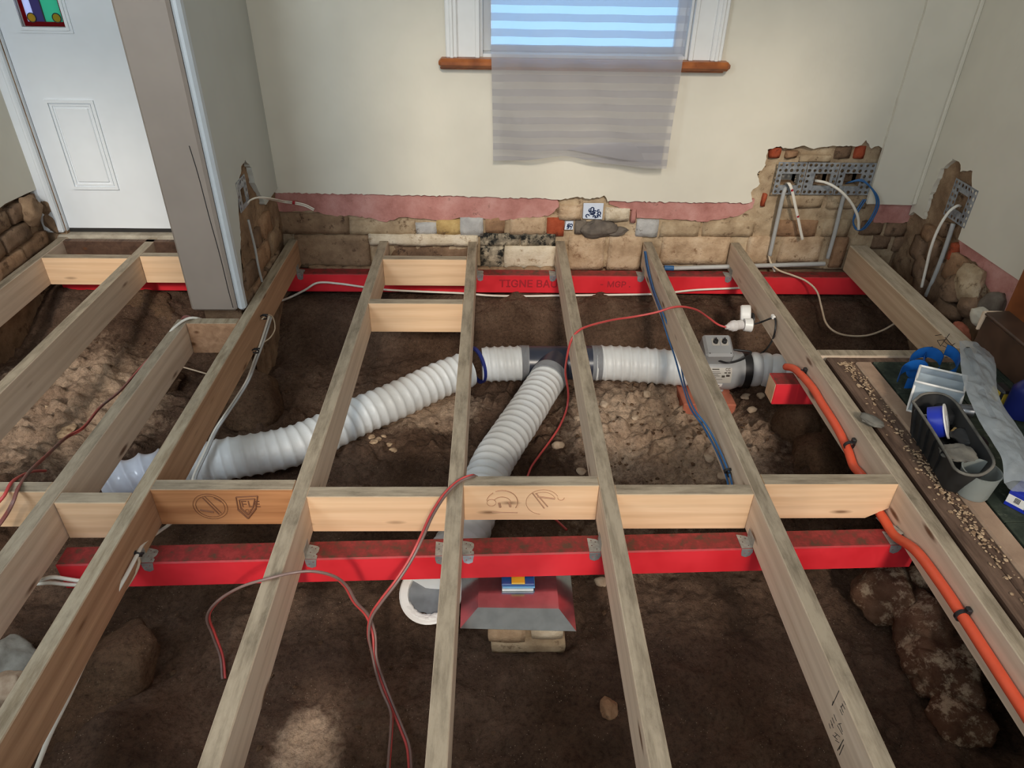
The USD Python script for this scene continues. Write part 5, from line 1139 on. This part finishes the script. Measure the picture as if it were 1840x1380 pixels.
obj('panel', cbox(2.085, 2.19, 1.3, 2.425, .10, 1.0, .005), 'mantel_wood', ms)
obj('plinth', cbox(1.995, 2.19, 1.3, 2.40, .009, .150, .006), 'mantel_dark', ms)
obj('cap_moulding', cbox(1.987, 2.10, 1.3, 2.405, .150, .163, .005), 'mantel_dark', ms)
c = at(1790, 583, X=1.99)
obj('broken_edge', cbox(1.984, 2.06, 2.392, 2.412, .085, .166, .006, .006), 'raw_wood', ms, label='pale raw wood where the moulding broke off')
tc = at(1752, 600, X=2.10)
obj('pipe_shard', rock((2.09, 2.62, -.06), (.045, .06, .04), 51, .35), 'terracotta', label='broken orange pipe shard at the foot of the right wall', cat='shard', smooth=40)
obj('plaster_chunk', rock(at(1762, 568, X=2.12), (.03, .05, .04), 53, .3), 'old_edge_paint', label='whitish plaster chunk lodged at the foot of the right wall', cat='rubble', smooth=40)
cl = at(1567, 760, Z=.01)
obj('cloth_scrap', rock(cl + [0, 0, .01], (.030, .048, .014), 61, .4, rot=.5), 'dusty_cloth', label='folded grey scrap lying between the joist and the hearth border', cat='scrap', smooth=50)
# clear organiser box
ZR, ZBt = .125, .012
cbx = thing('organiser_box', 'clear plastic organiser box on the dark tiles', 'box', loc=at(1690, 700, Z=ZBt))
rim = np.array([at(1654, 657, Z=ZR), at(1738, 676, Z=ZR), at(1732, 706, Z=ZR), at(1645, 685, Z=ZR)])
basep = rim + (rim.mean(0) - rim) * .10; basep[:, 2] = ZBt
def wall4(a_, b_, c_, d_, t=.003):
    n_ = np.cross(b_ - a_, d_ - a_); n_ = n_ / np.linalg.norm(n_) * t
    return hull([a_, b_, c_, d_, a_ + n_, b_ + n_, c_ + n_, d_ + n_])
obj('sides', [wall4(rim[k], rim[(k + 1) % 4], basep[(k + 1) % 4], basep[k]) for k in range(4)], 'clear_plastic', cbx, smooth=False)
obj('bottom', hull(np.vstack([basep, basep + [0, 0, .003]])), 'clear_plastic', cbx, smooth=False)
obj('rim', sweep(np.vstack([np.linspace(rim[k], rim[(k + 1) % 4], 6)[:-1] for k in range(4)] + [rim[:1]]), .0042, 8), 'white_plastic', cbx, smooth=True)
r2_ = np.array([at(1645, 687, Z=ZR - .01), at(1732, 708, Z=ZR - .01), at(1712, 760, Z=.05), at(1630, 737, Z=.05)])
obj('front_face', [wall4(*r2_)], 'clear_plastic', cbx, smooth=False)
obj('front_rim', sweep(np.vstack([np.linspace(r2_[k], r2_[(k + 1) % 4], 6)[:-1] for k in range(4)] + [r2_[:1]]), .0045, 8), 'white_plastic', cbx, smooth=True)
inb = rim.mean(0)
obj('divider', wall4(rim[0] * .55 + rim[3] * .45, rim[1] * .55 + rim[2] * .45, basep[1] * .55 + basep[2] * .45, basep[0] * .55 + basep[3] * .45), 'clear_plastic', cbx, smooth=False)
# blue strap coil behind it
bs = thing('strap_coil', 'loose coil of bright blue strap behind the organiser box', 'strap', loc=at(1670, 660, Z=.01))
for (px, py, R, tl, sd) in ((1662, 655, .055, .5, 0), (1690, 652, .060, .3, 2), (1640, 672, .042, .8, 4)):
    c = at(px, py, Z=.055)
    t = np.linspace(sd, sd + 5.4, 40)
    C = np.stack([c[0] + R * np.cos(t), c[1] + R * .7 * np.sin(t), c[2] + R * .55 * np.sin(t + tl)], 1)
    up = np.array([.1, .15, .022])
    V = np.vstack([C - [0, 0, .021], C + [0, 0, .021], C * 1 + (C - c) * .06 - [0, 0, .021], C + (C - c) * .06 + [0, 0, .021]])
    n = len(C); F = []
    for k in range(n - 1): F += [(k, k + 1, n + k + 1), (k, n + k + 1, n + k), (2 * n + k, 3 * n + k + 1, 2 * n + k + 1), (2 * n + k, 3 * n + k, 3 * n + k + 1), (n + k, n + k + 1, 3 * n + k + 1), (n + k, 3 * n + k + 1, 3 * n + k)]
    obj('loop', (V, np.array(F)), 'blue_plastic', bs, smooth=True)
# long black tub
ZT = .115
tub = thing('tool_tub', 'long dusty black plastic tub full of tools on the dark tiles', 'tub', loc=at(1715, 800, Z=.012))
rp_ = [at(x, y, Z=ZT) for x, y in ((1640, 722), (1652, 738), (1672, 768), (1690, 797), (1706, 824), (1716, 842), (1734, 852), (1758, 854), (1776, 846), (1786, 832), (1778, 812), (1758, 782), (1738, 752), (1716, 722), (1692, 708), (1660, 708))]
rs = spline(rp_ + rp_[:1], .012)[:-1]; cT = rs.mean(0)
bt = cT + (rs - cT) * .80; bt[:, 2] = .012
n = len(rs)
ins = cT + (rs - cT) * .955
inb_ = cT + (rs - cT) * .77; inb_[:, 2] = .018
V = np.vstack([rs, bt, ins, inb_, [bt.mean(0)], [inb_.mean(0)]]); F = []
for k in range(n):
    k2 = (k + 1) % n
    F += [(k, k2, n + k2), (k, n + k2, n + k), (2 * n + k, 3 * n + k2, 2 * n + k2), (2 * n + k, 3 * n + k, 3 * n + k2), (k, 2 * n + k2, k2), (k, 2 * n + k, 2 * n + k2), (n + k, n + k2, 4 * n), (3 * n + k, 4 * n + 1, 3 * n + k2)]
obj('shell', (V, np.array(F)), 'dusty_black', tub, smooth=35)
obj('rim', sweep(np.vstack([rs, rs[:1]]), .0045, 8), 'dusty_cloth', tub, smooth=True)
for k in range(5):
    i = (3 + k * 3) * n // 50
    i = int(n * (.05 + .055 * k)); a_ = rs[i]; b_ = bt[i]
    obj('rib', hull(np.vstack([a_ + d_ for d_ in np.eye(3) * .006] + [b_ + d_ for d_ in np.eye(3) * .006] + [a_ - np.array([.008, 0, .01]), b_ - np.array([.008, 0, 0])])), 'dusty_black', tub)
cup = thing('plastic_cup', 'dusty translucent plastic cup at the front end of the black tub', 'cup', loc=at(1745, 880, Z=.01))
cc = at(1745, 885, Z=.010)
obj('wall', lathe([(0, 0), (0, .042), (.004, .044), (.085, .052), (.087, .054), (.087, .050), (.006, .041), (.004, 0)], cc, (0, 0, 1), 32), 'dusty_plastic', cup, smooth=40)
rl = thing('tape_roll', 'roll of blue tape with a white rim standing in the black tub', 'tape', loc=at(1688, 760, Z=.04))
c = at(1686, 758, Z=.085); ad = np.array([.80, -.45, .45]); ad /= np.linalg.norm(ad)
obj('tape', lathe([(-.024, .024), (-.024, .050), (.020, .050), (.020, .024), (-.024, .024)], c, ad, 32), 'deep_blue', rl)
obj('white_rim', lathe([(.020, .022), (.020, .056), (.024, .056), (.024, .022), (.020, .022)], c, ad, 32), 'white_plastic', rl)
c = at(1735, 738, Z=.09); ad = np.array([.9, -.3, .1])
obj('socket_bit', lathe([(-.03, 0), (-.03, .020), (.02, .022), (.022, .018), (.022, .012), (.0, .010), (.0, 0)], c, ad, 24), 'steel', label='shiny steel socket in the black tub', cat='socket')
for k, (px, py, s, m_, lb) in enumerate([(1705, 745, (.05, .07, .035), 'dusty_black', 'dark dusty tool case behind the tape roll in the tub'), (1740, 790, (.045, .06, .03), 'black_plastic', 'black tool lying in the middle of the tub'), (1718, 780, (.02, .025, .02), 'brick_ochre', 'ochre lump in the middle of the tub')]):
    obj('tool', rock(at(px, py, Z=.06), s, 70 + k, .22, 3), m_, label=lb, cat='tool', smooth=40)
obj('dust_cloth', rock(at(1722, 815, Z=.10), (.05, .045, .012), 75, .5, 3, rot=.6), 'dusty_cloth', label='dusty grey rag on the front rim of the black tub', cat='rag', smooth=50)
# polythene bag laid across everything
bag = thing('polythene_bag', 'long crumpled clear polythene bag leaning over the tub and box', 'bag', loc=at(1785, 750, Z=.1))
Lp = [(1724, 612), (1726, 650), (1732, 690), (1746, 728), (1764, 764), (1784, 796), (1800, 826), (1804, 868)]
Rp = [(1786, 642), (1790, 664), (1792, 700), (1806, 735), (1826, 764), (1842, 790), (1856, 830), (1866, 884)]
Zs = [.20, .205, .20, .185, .17, .155, .14, .10]
r11 = np.random.default_rng(8)
La, Ra = spline([at(*p, Z=z) for p, z in zip(Lp, Zs)], .02), None
nU, nV = 26, 80
Lc = spline([at(*p, Z=z) for p, z in zip(Lp, Zs)], .004); Rc = spline([at(*p, Z=z - .02) for p, z in zip(Rp, Zs)], .004)
Lc = Lc[np.linspace(0, len(Lc) - 1, nV).astype(int)]; Rc = Rc[np.linspace(0, len(Rc) - 1, nV).astype(int)]
def bagsheet(sgn):
    uu = np.linspace(0, 1, nU)[None, :, None]
    S = Lc[:, None] * (1 - uu) + Rc[:, None] * uu
    bul = .018 * np.sin(math.pi * uu[..., 0]) * np.ones((nV, 1))
    cr = .034 * (meshkit.fbm(S * [30, 24, 24], 3, 91 + sgn) - .5) * np.minimum(1, 6 * uu[..., 0] * (1 - uu[..., 0]) + .3)
    S = S.copy(); S[..., 2] += sgn * bul + cr
    i, j = np.meshgrid(np.arange(nV - 1), np.arange(nU - 1), indexing='ij'); a_ = i * nU + j
    q = np.stack([a_, a_ + 1, a_ + nU + 1, a_ + nU], -1).reshape(-1, 4)
    return S.reshape(-1, 3), np.vstack([q[:, [0, 1, 2]], q[:, [0, 2, 3]]])
obj('film', [bagsheet(1), bagsheet(-1)], 'polythene', bag, smooth=True)
bk = P((1738, 628, 'Z', .20), (1756, 665, 'Z', .19), (1768, 690, 'Z', .18))
obj('tool_inside', sweep(spline(bk, .01), .011, 10), 'dusty_black', bag, smooth=True, label='dark tool handle seen through the film')
bk = P((1764, 702, 'Z', .18), (1774, 730, 'Z', .165), (1786, 752, 'Z', .155))
obj('tool_inside', sweep(spline(bk, .01), .008, 10), 'dusty_black', bag, smooth=True)
# packaging, tape measure, blue case
bxp = thing('carton', 'white and blue printed carton at the right edge of the hearth', 'box', loc=at(1825, 890, Z=.01))
c0, c1, c2 = at(1802, 872, Z=.07), at(1803, 905, Z=.01), at(1850, 930, Z=.01)
ex = (c2 - c1); ex[2] = 0; ex /= np.linalg.norm(ex); ey = np.array([-ex[1], ex[0], 0])
def obox(o_, ex, ey, a0, a1, b0, b1, z0, z1, bev=.001):
    m = cbox(a0, a1, b0, b1, z0, z1, bev); T = np.eye(4); T[:3, 0], T[:3, 1], T[:3, 3] = ex, ey, o_; m.apply_transform(T); return m
o_ = np.array([c1[0], c1[1], 0])
obj('box', obox(o_, ex, ey, 0, .2, 0, .12, .010, .062), 'white_plastic', bxp)
obj('blue_band', [obox(o_, ex, ey, -.0008, .2, -.0008, .1, .010, .022), obox(o_, ex, ey, -.0008, .2, -.0008, .12, .050, .0628)], 'deep_blue', bxp)
obj('print', [obox(o_, ex, ey, .02 + .003 * k, .0215 + .003 * k, -.0012, 0, .03, .048) for k in range(5)] + [obox(o_, ex, ey, .050, .085, -.0014, 0, .019, .032)], 'ink', bxp)
tm = thing('tape_measure', 'yellow and black tape measure behind the polythene bag', 'tape measure', loc=at(1795, 712, Z=.01))
c = at(1796, 712, Z=.03)
obj('case', cbox(c[0] - .02, c[0] + .02, c[1] - .035, c[1] + .035, .0095, .07, .008), 'black_plastic', tm)
obj('yellow_face', [cbox(c[0] - .0215, c[0] - .019, c[1] - .022, c[1] + .022, .02, .06, .003), cbox(c[0] - .018, c[0] + .018, c[1] - .0365, c[1] - .034, .018, .062, .003)], 'yellow_plastic', tm)
c = at(1832, 732, Z=.04)
obj('blue_bottle', lathe([(0, 0), (0, .040), (.004, .045), (.10, .045), (.125, .030), (.14, .016), (.155, .016), (.155, 0)], (c[0], c[1], .0095), (0, 0, 1), 28), 'navy_plastic', label='deep blue plastic bottle at the right edge behind the bag', cat='bottle', smooth=40)
# pencil marks and stamps on timbers
Zt = .0006
pm = []
for a_, b_ in [((1684, 612), (1700, 610)), ((1684, 612), (1690, 622)), ((1690, 622), (1706, 600)), ((1680, 603), (1692, 601)), ((1695, 612), (1704, 620)), ((1698, 606), (1712, 622)), ((1693, 621), (1703, 625)), ((1703, 625), (1716, 617))]:
    pm.append(sweep(P((*a_, 'Z', Zt), (*b_, 'Z', Zt)), .0012, 5))
obj('pencil_mark', pm, 'ink', jb)
